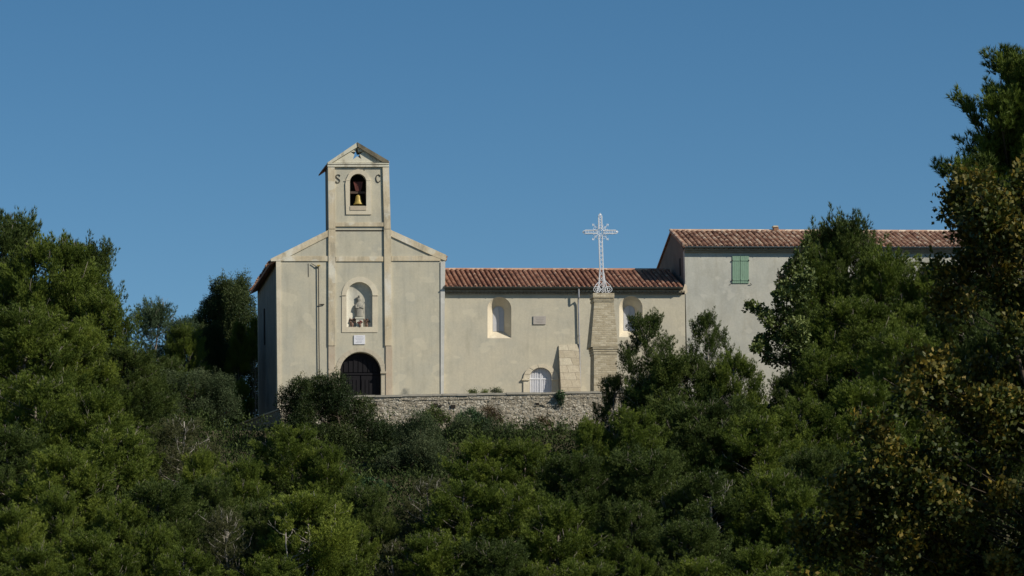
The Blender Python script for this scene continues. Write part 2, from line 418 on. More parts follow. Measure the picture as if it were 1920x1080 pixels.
# keep only the part behind the tower near the ridge
q[1] = Vector((rp.x - .02, .1, rp.z)); q[2] = Vector((rp.x - .02, DEP + .2, rp.z))
rf.hexa([p - Vector((0, 0, th)) for p in q] + q, .3)
q2 = [Vector((rp.x - .02, 2.7, rp.z)), Vector((ridx, 2.7, ridz)), Vector((ridx, DEP + .2, ridz)), Vector((rp.x - .02, DEP + .2, rp.z))]
rf.hexa([p - Vector((0, 0, th)) for p in q2] + q2, .3)
eR0 = P(838, 483.5, .1); rq = P(732, 436, .1)
slR = (rq.z - eR0.z) / (eR0.x - rq.x)
q = [Vector((rq.x + .02, .1, rq.z)), Vector(eR0), Vector((eR0.x, DEP + .2, eR0.z)), Vector((rq.x + .02, DEP + .2, rq.z))]
rf.hexa([p - Vector((0, 0, th)) for p in q] + q, .3)
q2 = [Vector((ridx, 2.7, ridz)), Vector((rq.x + .02, 2.7, rq.z)), Vector((rq.x + .02, DEP + .2, rq.z)), Vector((ridx, DEP + .2, ridz))]
rf.hexa([p - Vector((0, 0, th)) for p in q2] + q2, .3)
U = eLb - eL0
tiles(rf, Vector(eL0), U, Vector((rp.x - eL0.x, 0, rp.z - eL0.z)), 44, 9, rg)
tiles(rf, Vector(eR0), Vector((0, DEP + .3, 0)), Vector((rq.x - eR0.x, 0, rq.z - eR0.z)), 44, 9, rg)
rf.build('roof', TILE, chapel)
# raking bands, string course, corner strips, pilasters
B = MB()
B.pprism([(508, 489.5), (507, 485.5), (616, 431), (616, 443), (540, 481.8), (527, 489.2)], (), -.07, .02)
B.pprism([(733, 431), (837, 478), (836, 489), (815, 481), (733, 443)], (), -.07, .02)
B.prect(529, 480, 616, 489.5, -.06, .02); B.prect(630, 481, 719, 490, -.06, .02); B.prect(734, 480, 826, 489, -.06, .02)
B.build('moulded_band', LIME, chapel)
B = MB(); B.pprism([(521, 786), (528, 786), (527, 489.2), (517.7, 489.2)], (), -.05, .02); B.build('corner_strip', LIMEW, chapel)
B = MB(); B.pprism([(826.5, 786), (831.5, 786), (834.7, 489.5), (826, 491)], (), -.05, .02); B.build('corner_strip', WHITEST, chapel)
for x0, x1 in ((616, 629), (720, 733)):
    B = MB(); B.pprism([(x0 + (2 if x0 > 700 else 0), 648), (x1 + (2 if x0 > 700 else 0) - .5, 648), (x1, 430), (x0, 430)], (), -.10, .02); B.build('pilaster', LIME, chapel)
    B = MB(); k = 3.5 if x0 > 700 else 0
    B.pprism([(x0 + k, 786), (x1 + k - .5, 786), (x1 + k - 1, 648.5), (x0 + k, 648.5)], (), -.07, .02); B.build('pilaster_foot', PINK, chapel)
# portal
B = MB(); B.pprism([(627, 786), (637.2, 786), (637.2, 700), (627, 700)], (), -.03, .02); B.pprism([(714.8, 786), (722.8, 786), (722.8, 700), (714.8, 700)], (), -.03, .02)
o_ = [(676 + 48 * math.cos(math.pi * i / 20), 699 - 47 * math.sin(math.pi * i / 20)) for i in range(21)]
i_ = [(676 + 38.8 * math.cos(math.pi * i / 20), 698 - 38.8 * math.sin(math.pi * i / 20)) for i in range(21)]
for k in range(20):
    if k % 2 == 0: B.pprism([i_[k], o_[k], o_[k + 1], i_[k + 1]], (), -.03, .02)
    else: B.pprism([i_[k], o_[k], o_[k + 1], i_[k + 1]], (), -.022, .02)
B.prect(625.5, 696.5, 638.5, 700, -.12, .02); B.prect(713.5, 696.5, 725, 700, -.12, .02)
B.build('portal_frame', plaster('worn_portal_stone', (0.45, 0.40, 0.31), (0.52, 0.46, 0.36), (0.56, 0.50, 0.39), sa=0.4), chapel)
dr = MB(); dr.pprism(arch(676, 40, 784, 698.5), (), .40, .47)
door = dr.build('door', DOORM, chapel)
d2 = MB()
for a, b_ in ((639, 674.8), (677.2, 713)):
    d2.prect(a, 704, b_, 784, .34, .40)
    nb = 5
    for k in range(nb):
        xa = a + (b_ - a) * (k + .12) / nb; xb = a + (b_ - a) * (k + .88) / nb
        d2.prect(xa, 712, xb, 740, .31, .34); d2.prect(xa, 745, xb, 783, .31, .34)
d2.prect(638, 699.5, 714, 703, .30, .40)
d2.build('door_leaf', DOORM, door)
d2 = MB()
for k in range(7): d2.prect(645 + k * 9, 668 + abs(k - 3) * 4.4, 652.5 + k * 9, 698, .35, .40)
d2.build('fanlight_panel', DOORM, door)
# niche
cN = P(674, 553, 0.0); rN = P(698.5, 553, 0).x - cN.x; zb = P(674, 613, 0).z; zs = cN.z
N_ = MB(); nv = 16; vs = []; rows = []
dN = .25
for z in (zb, zs):
    rows.append([(cN.x - rN * 1.01 * math.cos(math.pi * i / nv), .04 + dN * math.sin(math.pi * i / nv), z) for i in range(nv + 1)])
for j in range(1, 9):
    f_ = j / 8 * math.pi / 2
    rows.append([(cN.x - rN * 1.01 * math.cos(math.pi * i / nv) * math.cos(f_), .04 + dN * math.sin(math.pi * i / nv) * math.cos(f_), zs + rN * 1.01 * math.sin(f_)) for i in range(nv + 1)])
vs = [p for r_ in rows for p in r_]; k1 = nv + 1
fs = [(j * k1 + i, j * k1 + i + 1, (j + 1) * k1 + i + 1, (j + 1) * k1 + i) for j in range(len(rows) - 1) for i in range(nv)]
N_.add(vs, fs); N_.box((cN.x - rN * 1.01, .02, zb - .1), (cN.x + rN * 1.01, .85, zb + .004))
N_.build('niche', NICHE, chapel, smooth=True)
B = MB()
B.pprism([(641, 623), (708, 623)] + [(674.5 + 33.5 * math.cos(math.pi * i / 20), 553 - 34 * math.sin(math.pi * i / 20)) for i in range(21)], [arch(674, 24.3, 613, 553)], -.035, .02)
B.prect(640, 552.5, 649.4, 554, -.075, -.058); B.prect(698.8, 552.5, 709.5, 554, -.075, -.058)
B.build('niche_frame', LIMEW, chapel)
# statue, pedestal and flowers stand in the niche
pc = P(673.5, 607, .35)
pd = thing('pedestal', 'small white stone pedestal standing in the niche above the portal', 'pedestal', (pc.x, .24, zb))
B = MB(); B.box((pc.x - .22, .04, zb + .006), (pc.x + .22, .26, zb + .52)); B.build('shaft', PEDST, pd)
B = MB(); B.box((pc.x - .28, .0, zb + .521), (pc.x + .28, .28, zb + .61)); B.build('cap', PEDST, pd)
st = thing('statue', 'small weathered grey robed statue on the pedestal in the niche', 'statue', (pc.x, .22, zb + .611))
B = MB(); zz = zb + .611
B.lathe([(.24, 0), (.25, .08), (.22, .3), (.25, .55), (.27, .72), (.23, .86), (.11, .95), (.085, 1.0), (.12, 1.05), (.13, 1.13), (.11, 1.22), (.03, 1.27)], (pc.x, .15, zz), 14, sy=.40)
B.build('robed_body', STAT, st, smooth=True)
B = MB()
for s_ in (-1, 1): B.tube([(pc.x + s_ * .20, .14, zz + .78), (pc.x + s_ * .22, .08, zz + .58), (pc.x + s_ * .03, .05, zz + .62)], [.07, .06, .045], 7)
B.build('folded_arms', STAT, st, smooth=True)
B = MB(); B.lathe([(.07, 0), (.08, .05), (.09, .1), (.02, .13)], (pc.x, .15, zz + 1.26), 8); B.build('crown', STAT, st)
def bouquet(x, y, z, label, mat, s=1.0, seed=0):
    r_ = random.Random(seed); b0 = thing('flower_bouquet', label, 'flowers', (x, y, z), 'bouquets in the niche')
    B = MB(); B.lathe([(.06 * s, 0), (.08 * s, .1 * s), (.06 * s, .18 * s)], (x, y, z), 8); B.build('vase', FLOWG, b0)
    B = MB()
    for k in range(16):
        a = r_.uniform(0, 6.28); q = r_.uniform(0, .16) * s
        B.lathe([(.01, -.03), (.05 * s, 0), (.045 * s, .03), (.01, .05)], (x + q * math.cos(a), y + q * math.sin(a) * .5, z + (.24 + r_.uniform(-.05, .14)) * s), 6)
    B.build('blossoms', mat, b0)
bouquet(pc.x + .02, -.02, zb + .006, 'small red flower bouquet in front of the niche pedestal', FLOW, 1.0, 1)
bouquet(pc.x - .47, .16, zb + .006, 'faded brown bouquet left of the pedestal in the niche', FLOWG, 1.5, 2)
bouquet(pc.x + .46, .18, zb + .006, 'dull flower bouquet right of the pedestal in the niche', FLOWG, 1.3, 3)
# plaques
pq = thing('plaque', 'white marble plaque between the portal arch and the statue niche', 'plaque', P(673.5, 645, -.02))
B = MB(); B.prect(663.5, 628.5, 684.5, 645.3, -.05, .0); B.build('slab', PLQ, pq)
B = MB()
for k, (a, b_) in enumerate(((668, 680), (666, 682), (667, 681), (669, 679), (667, 678))): B.prect(a, 631 + k * 2.7, b_, 631.7 + k * 2.7, -.054, -.05)
B.build('faint_inscription', INK, pq)
# broken wall pipe and its brackets
dp = MB()
pt = [P(597, 497, -.09), P(597.5, 560, -.09), P(598, 640, -.09), P(599, 730, -.09), P(599.5, 784, -.09)]
dp.tube(pt, .028, 7)
dpo = thing('wall_pipe', 'thin dark rusty vertical pipe on the left part of the chapel front', 'pipe', P(599.5, 784, -.09))
dp.build('pipe', CRACK, dpo)
dp = MB(); dp.tube([P(597, 502, -.08), P(584, 494, -.06)], .02, 5); dp.build('bracket', IRON, dpo); dp = MB(); dp.tube([P(599, 570.7, -.09), P(608, 570.7, -.05)], .035, 5); dp.build('bracket', IRON, dpo); dp = MB()
dp.tube([P(578.2, 494, -.02), P(578.6, 519, -.02)], .012, 4); dp.build('bracket', IRON, dpo)
dp = MB(); dp.tube([P(594.5, 498, -.1), P(600.5, 498, -.1)], .05, 6); dp.build('collar', BRASS, dpo)

# bell tower
tw_l, tw_r = 615, 729.5
T = MB()
T.pprism([(616.5, 434), (733, 434), (729.3, 309), (614.8, 309)], [arch(671.5, 15.5, 386, 341)], .0, .50)
tower = T.build('bell_tower', PL, chapel)
TD = 2.3
a0 = P(615, 309, 0); a1 = P(729.3, 309, 0); zlow = P(616, 434, 0).z - 1.2
T = MB()
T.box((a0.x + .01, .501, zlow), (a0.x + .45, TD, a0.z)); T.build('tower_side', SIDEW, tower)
T = MB(); T.box((a1.x - .45, .501, zlow), (a1.x - .01, TD, a0.z)); T.build('tower_side', PL, tower)
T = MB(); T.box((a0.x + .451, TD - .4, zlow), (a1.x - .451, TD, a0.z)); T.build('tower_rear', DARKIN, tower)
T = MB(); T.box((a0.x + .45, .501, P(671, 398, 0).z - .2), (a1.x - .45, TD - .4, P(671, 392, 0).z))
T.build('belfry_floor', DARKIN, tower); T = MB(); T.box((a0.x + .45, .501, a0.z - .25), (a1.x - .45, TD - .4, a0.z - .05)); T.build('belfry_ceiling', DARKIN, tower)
T = MB()
T.pprism([(616.5, 429), (629, 429), (627.5, 313), (615, 313)], (), -.10, .02)
T.pprism([(720.5, 429), (732.7, 429), (729.5, 313), (717.5, 313)], (), -.10, .02)
T.prect(629, 417, 719.5, 424.5, -.08, .02)
T.build('tower_band', LIME, tower)
T = MB(); T.prect(614.4, 305.3, 729.6, 307.6, -.14, .5); T.prect(614.2, 309, 729.8, 312.5, -.13, .02)
T.build('cornice', PED, tower)
# belfry frame
T = MB()
T.pprism([(649, 402), (696.5, 402), (695.5, 345), (693, 332), (686, 323), (678, 318.5), (671, 317), (663, 319), (654.5, 325), (649.5, 335), (647.5, 345)], [arch(671.5, 15.4, 386.5, 341)], -.06, .02)
T.prect(646.5, 337.2, 656, 338.4, -.075, -.058); T.prect(687, 337.2, 697, 338.4, -.075, -.058)
T.build('belfry_frame', LIMEW, tower)
T = MB(); T.prect(656.5, 386.5, 687, 394, -.09, -.058); T.build('worn_sill', PINK, tower)
# pediment with star
star = []
cxs, cys = 669.4, 288.2
for k in range(10):
    rr = 13.4 if k % 2 == 0 else 5.0
    a = math.pi / 2 + k * math.pi / 5 + .03
    star.append((cxs + rr * math.cos(a), cys - rr * .95 * math.sin(a)))
T = MB(); T.pprism([(615.5, 304.8), (728.5, 304.8), (669.5, 269.5)], [star], .0, 1.15)
ped = T.build('pediment', PED, tower)
T = MB()
T.pprism([(613.5, 305), (622, 305), (671, 275), (670, 266.5)], (), -.12, .5, .5)
T.build('raking_coping', PED, tower)
T = MB()
T.pprism([(670, 266.5), (671, 275), (719, 304.8), (729.8, 304.8), (728.5, 301)], (), -.16, .5, .4)
T.build('raking_coping', simple('dark_coping', (0.24, 0.21, 0.15), 0.95, var=0.6, scale=2.5), tower)  # right coping darker and blotchier than the left one
# small tower roof behind the pediment
ap = P(670, 271.5, .5); e1 = P(613.5, 307.5, .5); e2 = P(731, 306.5, .5)
T = MB()
ex = .10; s1 = (ap.z - e1.z) / (ap.x - e1.x); s2 = (ap.z - e2.z) / (e2.x - ap.x)
A = Vector((ap.x, .505, ap.z)); Bv = Vector((e1.x - ex, .505, e1.z - ex * s1)); Cv = Vector((e2.x - .10, .505, e2.z + .10 * s2))
L_ = Vector((0, TD + .0, 0)); LB = Vector((-.26, TD + .0, -.22)); LF = L_; L_ = Vector((0, 1.1, 0))
for p, q, LQ in ((A, Bv, LB), (A, Cv, L_)):
    dn = Vector((0, 0, -.10))
    e_ = LF if LQ is LB else L_; LQ = LQ if LQ is LB else L_; T.hexa([p + dn, q + dn, q + LQ + dn, p + e_ + dn, p, q, q + LQ, p + e_], .15)
tiles(T, Cv, L_, A - Cv, 4, 6, rg)
T.build('tower_roof', TILE, tower)
# iron letters S and C, small carved 2
def stroke(mb, pts, Y, r): mb.tube([P(a, b_, Y) for a, b_ in pts], r, 6)
def letter(cx, cy, h, kind):
    w_ = h * .55
    if kind == 'S':
        return [(cx + w_ * .42, cy - h * .28), (cx + w_ * .40, cy - h * .44), (cx + w_ * .1, cy - h * .5), (cx - w_ * .3, cy - h * .46), (cx - w_ * .42, cy - h * .3), (cx - w_ * .3, cy - h * .14),
                (cx, cy - h * .02), (cx + w_ * .32, cy + h * .12), (cx + w_ * .42, cy + h * .28), (cx + w_ * .28, cy + h * .45), (cx - w_ * .05, cy + h * .5), (cx - w_ * .38, cy + h * .45), (cx - w_ * .45, cy + h * .28)]
    if kind == 'C':
        return [(cx + w_ * .48, cy - h * .24), (cx + w_ * .40, cy - h * .42), (cx + w_ * .1, cy - h * .5), (cx - w_ * .25, cy - h * .42), (cx - w_ * .46, cy - h * .15), (cx - w_ * .46, cy + h * .15),
                (cx - w_ * .25, cy + h * .42), (cx + w_ * .08, cy + h * .5), (cx + w_ * .35, cy + h * .43), (cx + w_ * .48, cy + h * .28)]
    return [(cx - w_ * .4, cy - h * .3), (cx - w_ * .1, cy - h * .5), (cx + w_ * .35, cy - h * .38), (cx + w_ * .3, cy - h * .1), (cx - w_ * .4, cy + h * .48), (cx + w_ * .45, cy + h * .48)]
LT = simple('iron_letter', (0.10, 0.085, 0.06), .8, .2)
for ch, cx, cy, h in (('S', 633.8, 335, 15.5), ('C', 709, 334.5, 14.5)):
    B = MB(); stroke(B, letter(cx, cy, h, ch), -.03, .023)
    B.build('letter', LT, tower)
B = MB(); stroke(B, letter(682.3, 320.3, 4.6, '2'), -.01, .012); B.build('letter', LT, tower)
# bell
bc = P(672, 384, .35); bl = thing('bell', 'yellow bronze bell hanging in the arched tower opening', 'bell', (bc.x, .35, bc.z))
zt_ = P(672, 363, .35).z; hb = zt_ - bc.z; s = hb / .8
B = MB(); B.lathe([(.345 * s, .02), (.36 * s, .0), (.33 * s, .06 * s), (.27 * s, .14 * s), (.225 * s, .28 * s), (.20 * s, .45 * s), (.185 * s, .58 * s), (.14 * s, .68 * s), (.04 * s, .71 * s)], (bc.x, .35, bc.z), 20)
B.build('bell_body', BRASS, bl, smooth=True)
B = MB(); B.tube([(bc.x, .35, bc.z + .2), (bc.x, .35, bc.z - .06)], [.02, .045], 8); B.build('clapper', IRON, bl)
B = MB(); zy = P(672, 359, .35).z; xw = P(687, 359, .2).x
B.box((bc.x - .50, .28, zt_ - .01), (bc.x + .50, .42, zt_ + .13))
B.build('beam', simple('grey_beam', (0.10, 0.07, 0.055), .8), bl)
B = MB(); z1 = P(672, 341, .35).z
B.hexa([(bc.x - .15, .27, zt_ + .131), (bc.x + .15, .27, zt_ + .131), (bc.x + .15, .43, zt_ + .131), (bc.x - .15, .43, zt_ + .131), (bc.x - .30, .27, z1), (bc.x + .30, .27, z1), (bc.x + .30, .43, z1), (bc.x - .30, .43, z1)])
for k in (-.1, 0, .1): B.box((bc.x + k - .02, .25, zt_ + .14), (bc.x + k + .02, .269, z1 - .03))
B.build('yoke', YOKE, bl)

# ------------------------------------------------------------------ low wing
YW = .25
wing = thing('low_wing', 'long low plastered wing with red tiled roof right of the bell tower chapel', 'building', P(1060, 785, YW))
W = MB()
win1 = [arch(936.5, 22.5, 634, 579, 16), (921, 947)]
win2c = 1183
wtop = 545
dcx = 1014
W.pprism([(831.5, 790), (1287, 782), (1284, wtop), (834.5, wtop)],
         [arch(936.5, 22.5, 634, 579, 16), arch(win2c, 22, 632, 577, 16), arch(dcx, 21, 782, 709, 16)], YW, YW + .28)
W.build('front_wall', PLW, wing)
def splay(cx, hw, bot, spring, cx2, hw2, bot2, spring2, depth, par):
    A_ = [P(a, b_, YW + .281) for a, b_ in []]
    lo_ = arch(cx, hw, bot, spring, 16); li = arch(cx2, hw2, bot2, spring2, 16)
    a = [P(x, y, YW - .004) for x, y in lo_]
    a = [Vector((p.x, YW - .004, p.z)) for p in a]
    bq = [P(x, y, YW + depth) for x, y in li]
    n_ = len(a); S = MB()
    out = [p.copy() for p in a]
    c_ = sum(a, Vector()) / n_
    rim = [c_ + (p - c_) * 1.035 for p in a]
    S.add(a + bq + [Vector((p.x, YW + .004, p.z)) for p in rim], [(i, (i + 1) % n_, n_ + (i + 1) % n_, n_ + i) for i in range(n_)] + [(i, (i + 1) % n_, 2 * n_ + (i + 1) % n_, 2 * n_ + i) for i in range(n_)])
    w_ = S.build('window', LIMEW, par)
    S = MB(); bb = [(p.x, p.z) for p in bq]; S.prism(bb, (), YW + depth - .03, YW + depth + .02); S.build('pane', PANE, w_)
    S = MB(); S.tube([(sum(p.x for p in bq) / n_, YW + depth - .05, min(p.z for p in bq)), (sum(p.x for p in bq) / n_, YW + depth - .05, max(p.z for p in bq))], .02, 4); S.build('glazing_bar', PANE, w_)
splay(936.5, 22.5, 634, 579, 934.5, 10.5, 621.5, 585, .62, wing)
splay(win2c, 22, 632, 577, win2c - 3.5, 10.5, 620, 584, .62, wing)
# stone frame round the small door, white barred gate
B = MB()
oo = [(dcx + 33 * math.cos(math.pi * i / 18), 711 - 28.5 * math.sin(math.pi * i / 18)) for i in range(19)]
ii = [(dcx + 21 * math.cos(math.pi * i / 18), 709 - 20 * math.sin(math.pi * i / 18)) for i in range(19)]
for k in range(18): B.pprism([ii[k], oo[k], oo[k + 1], ii[k + 1]], (), YW - (.08 if k % 3 else .095), YW + .02)
B.prect(981.5, 713, 992.8, 784, YW - .07, YW + .02); B.prect(1035.2, 713, 1047, 784, YW - .07, YW + .02)
B.prect(979, 710, 993.2, 713, YW - .14, YW + .02); B.prect(1034.8, 710, 1048, 713, YW - .14, YW + .02)
B.build('door_frame', LIMEW, wing)
B = MB(); B.pprism(arch(dcx, 22, 782, 709, 16), (), YW + .20, YW + .26); dg = B.build('door', WBAR, wing)
B = MB()
for k in range(13):
    x = 994.5 + k * 3.25; dy = math.sqrt(max(0, 21 ** 2 - (x - dcx) ** 2))
    B.prect(x - .8, 709 - dy * .97, x + .8, 782, YW + .15, YW + .20)
B.prect(993, 709, 1035, 711.5, YW + .13, YW + .149); B.prect(dcx - 1.3, 690, dcx + 1.3, 782, YW + .12, YW + .148)
B.build('bars', WBAR, dg)
# battered buttress of big blocks
B = MB(); l0 = P(1047.3, 648, YW); l1 = P(1084.5, 645, YW)
xa, xb = l0.x, l1.x; zt2 = l0.z
B.hexa([(xa, YW - 1.10, -.1), (xb, YW - 1.10, -.1), (xb, YW + .02, -.1), (xa, YW + .02, -.1), (xa, YW - .06, zt2), (xb, YW - .06, zt2 + .1), (xb, YW + .02, zt2 + .1), (xa, YW + .02, zt2)])
B.build('buttress', BLOCK, wing)
# roof
zE = P(1060, 538, -.1).z; xL = P(833, 538, -.4).x; xR = P(1283, 538, -.4).x
YR = 4.6; zR = P(1060, 507, YR).z
O = Vector((xL, -.08, zE)); U = Vector((xR - xL, 0, 0)); V = Vector((0, YR + .08, zR - zE))
rf = MB(); slab(rf, O, U, V, .10); slab(rf, Vector((xL, 9.6, zE)), U, Vector((0, -(9.6 - YR), zR - zE)), .10)
tiles(rf, O, U, V, 49, 14, rg)
# ridge tiles
k = 34
for i in range(k):
    a = Vector((xL + (xR - xL) * i / k, YR, zR + .02)); bq = a + Vector(((xR - xL) / k + .05, 0, .015))
    rf.tube([a, bq], [.13, .115], 8, rg.uniform(.55, 1))
rf.build('roof', TILE, wing)
zwt = P(1060, 545, YW).z
B = MB(); B.box((xL + .05, YW + .95, -.3), (xR + .3, 9.2, zwt - .02)); B.build('inner_walls', PLW, wing)
B = MB(); nsc = 62
for row, (yo, zo) in enumerate(((-.06, -.10), (-.16, .0))):
    for i in range(nsc):
        xx = xL + (xR - xL) * (i + .5 + row * .5) / nsc; rr = (xR - xL) / nsc * .46
        vs = []; n5 = 6
        for yy in (yo + YW - .06, YW + .1):
            for kk in range(n5 + 1):
                t = math.pi * kk / n5; vs.append((xx + rr * math.cos(t), yy, zwt + zo - .13 + rr * .8 * math.sin(t)))
        B.add(vs, [(q, q + 1, n5 + 2 + q, n5 + 1 + q) for q in range(n5)] + [tuple(range(n5 + 1))])
    B.box((xL + .02, yo + YW - .05, zwt + zo - .13 + rr * .8), (xR - .02, YW + .1, zwt + zo - .05 + rr * .8))
B.box((xL + .02, -.06, zwt + .12), (xR - .02, YW + .3, zwt + .18))
B.build('scalloped_eave', GENO, wing)
def gutter(x0, x1, y, z, r, mat, par):
    G = MB(); n_ = 8; vs = []
    for x in (x0, x1):
        for ro in (r, r * .86):
            for k in range(n_ + 1):
                t = math.pi + math.pi * k / n_; vs.append((x, y + ro * math.cos(t), z + ro * math.sin(t)))
    m_ = n_ + 1
    fs = []
    for k in range(n_): fs += [(k, k + 1, 2 * m_ + k + 1, 2 * m_ + k), (m_ + k, m_ + k + 1, 3 * m_ + k + 1, 3 * m_ + k), (k, k + 1, m_ + k + 1, m_ + k), (2 * m_ + k, 2 * m_ + k + 1, 3 * m_ + k + 1, 3 * m_ + k)]
    G.add(vs, fs); G.tube([(x0, y - r, z), (x1, y - r, z)], .018, 6)
    kk = int((x1 - x0) / 1.6)
    for i in range(kk + 1):
        x = x0 + (x1 - x0) * i / kk; G.box((x - .015, y - r - .012, z - r * .6), (x + .015, y + r, z + .01))
    return G.build('gutter', mat, par)
gutter(xL + .02, xR - .05, -.13, zE - .02, .10, GUT, wing)
B = MB(); gp = P(1086.5, 542, -.45)
B.tube([(gp.x, -.13, zE - .1), (gp.x, -.13, gp.z - .45), (gp.x, -.10, gp.z - .52), (gp.x, .08, gp.z - .56), (gp.x + .01, .14, gp.z - .85), (gp.x + .02, .14, gp.z - 3.6), (gp.x + .03, .14, 0)], .05, 8)
for z_ in (1.6, 3.4, 5.2): B.tube([(gp.x + .02, .14, z_), (gp.x + .02, .14, z_ + .06)], .065, 8)
B.build('downpipe', PIPE, wing)
pq = thing('plaque', 'grey stone plaque on the wing wall between window and downpipe', 'plaque', P(1011, 608, YW))
B = MB(); B.prect(1000, 592.5, 1023.5, 608, YW - .06, YW); B.build('slab', PLQG, pq)
B = MB()
for k in range(4): B.prect(1004 + k, 595.5 + 3 * k, 1020 - k, 596.2 + 3 * k, YW - .064, YW - .06)
B.build('faint_inscription', simple('worn_engraving', (0.34, 0.31, 0.28), .9), pq)

# ------------------------------------------------------------------ farmhouse
YH = .262
house = thing('farmhouse', 'taller grey plastered house with tiled roof and green shutters', 'building', P(1400, 785, YH))
hc = P(1283.5, 475, YH); hx0 = hc.x; hx1 = P(1960, 475, YH).x
ztop = P(1283.5, 470, YH).z
YRh = 4.5; pr = P(1257.5, 434, YRh); 
ze = P(1330, 462, -.05).z; xo = hx0 - .10
zr = pr.z
W = MB()
W.prism([(hx0, -.3), (hx1, -.3), (hx1, ztop), (hx0, ztop)], (), YH, YH + .5); W.build('front_wall', PLH, house)
W = MB(); W.add([(hx0 + .01, YH + .501, -.3), (hx0 + .01, 9.2, -.3), (hx0 + .01, 9.2, ze - .05), (hx0 + .01, YRh, zr - .12), (hx0 + .01, YH + .501, ze + .0),
                 (hx0 + .5, YH + .501, -.3), (hx0 + .5, 9.2, -.3), (hx0 + .5, 9.2, ze - .05), (hx0 + .5, YRh, zr - .12), (hx0 + .5, YH + .501, ze)],
                [(0, 1, 2, 3, 4), (9, 8, 7, 6, 5), (0, 4, 9, 5), (1, 6, 7, 2), (2, 7, 8, 3), (3, 8, 9, 4), (0, 5, 6, 1)])
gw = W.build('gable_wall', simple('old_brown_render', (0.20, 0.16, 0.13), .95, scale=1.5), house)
W = MB(); q = P(1270, 500, 2.0); W.box((hx0 - .03, 1.7, q.z - .6), (hx0 + .05, 1.95, q.z + .5)); W.build('slit_window', DARKIN, gw)
W = MB(); W.box((hx0 + .5, 9.0, -.3), (hx1, 9.3, ze - .1)); W.build('rear_wall', PLH, house)
rf = MB(); O = Vector((xo, -.02, ze)); U = Vector((hx1 - xo, 0, 0)); V = Vector((0, YRh + .02, zr - ze))
slab(rf, O, U, V, .10); slab(rf, Vector((xo, 9.7, ze - .1)), U, Vector((0, -(9.7 - YRh), zr - ze + .1)), .10)
tiles(rf, O, U, V, 72, 13, rg, rad=.125)
for i in range(50):
    a = Vector((xo + (hx1 - xo) * i / 50, YRh, zr + .03)); rf.tube([a, a + Vector(((hx1 - xo) / 50 + .05, 0, .015))], [.13, .115], 8, rg.uniform(.5, 1.1))
for i in range(13):
    a = O + V * (i / 13) + Vector((.05, 0, .08)); rf.tube([a, a + V / 13 * 1.1], [.12, .10], 8, rg.uniform(.3, 1))
rf.build('roof', TILEO, house)
B = MB(); B.box((hx0 - .02, .02, ztop + .0), (hx1, YH + .4, ztop + .08)); B.box((hx0 - .01, .12, ztop - .12), (hx1, YH + .05, ztop - .001))
n7 = 74
for i in range(n7):
    xx = hx0 + .1 + (hx1 - hx0) * i / n7; rr = .12; vs = []
    for yy in (.0, YH + .05):
        for kk in range(7):
            t = math.pi * kk / 6; vs.append((xx + rr * math.cos(t), yy, ztop + .08 + rr * .8 * math.sin(t)))
    B.add(vs, [(q, q + 1, 8 + q, 7 + q) for q in range(6)] + [tuple(range(7))])
B.build('scalloped_eave', GENO, house)
gutter(xo + .1, hx1, -.10, ze - .02, .09, GUTB, house)
# shutters
for k, (a, b_) in enumerate(((1373.2, 1387.6), (1388.2, 1404.2))):
    B = MB(); nb = 4
    for i in range(nb): B.prect(a + (b_ - a) * i / nb + .25, 479, a + (b_ - a) * (i + 1) / nb - .25, 531, YH - .05, YH - .01)
    B.prect(a + .2, 480, b_ - .2, 530.5, YH - .045, YH - .002)
    B.prect(a + .6, 486.5, b_ - .6, 489, YH - .075, YH - .05); B.prect(a + .6, 523.5, b_ - .6, 526, YH - .075, YH - .05)
    sh = B.build('shutter', SHUT, house)
    B = MB(); xh = a - .4 if k == 0 else b_ - .8
    B.prect(xh, 487, xh + 1.4, 489.4, YH - .09, YH - .03); B.build('hinge', IRON, sh); B = MB(); B.prect(xh, 524, xh + 1.4, 526.4, YH - .09, YH - .03); B.build('hinge', IRON, sh)
B = MB(); B.tube([P(1368, 534, YH - .02), P(1372, 530.5, YH - .1)], .02, 5); B.build('shutter_hook', IRON, house); B = MB(); B.tube([P(1407, 531, YH - .1), P(1409, 534, YH - .02)], .02, 5); B.build('shutter_hook', IRON, house)
B = MB(); cc = P(1454, 427, YRh)
B.box((cc.x - .15, YRh - .2, zr - .1), (cc.x + .17, YRh + .2, zr + .28)); ch = B.build('chimney', simple('chimney_brick', (0.35, 0.2, 0.13), .9, var=.5, scale=5), house)
B = MB(); B.box((cc.x - .19, YRh - .24, zr + .281), (cc.x + .13, YRh + .24, zr + .37)); B.build('chimney_cap', LIME, ch)
# pale render patch where the wing roof meets the house
B = MB(); B.pprism([(1284, 532), (1288, 536), (1289, 548), (1284, 552), (1278, 553)], (), YH - .012, YH + .01); B.build('mortar_patch', LIMEW, house)

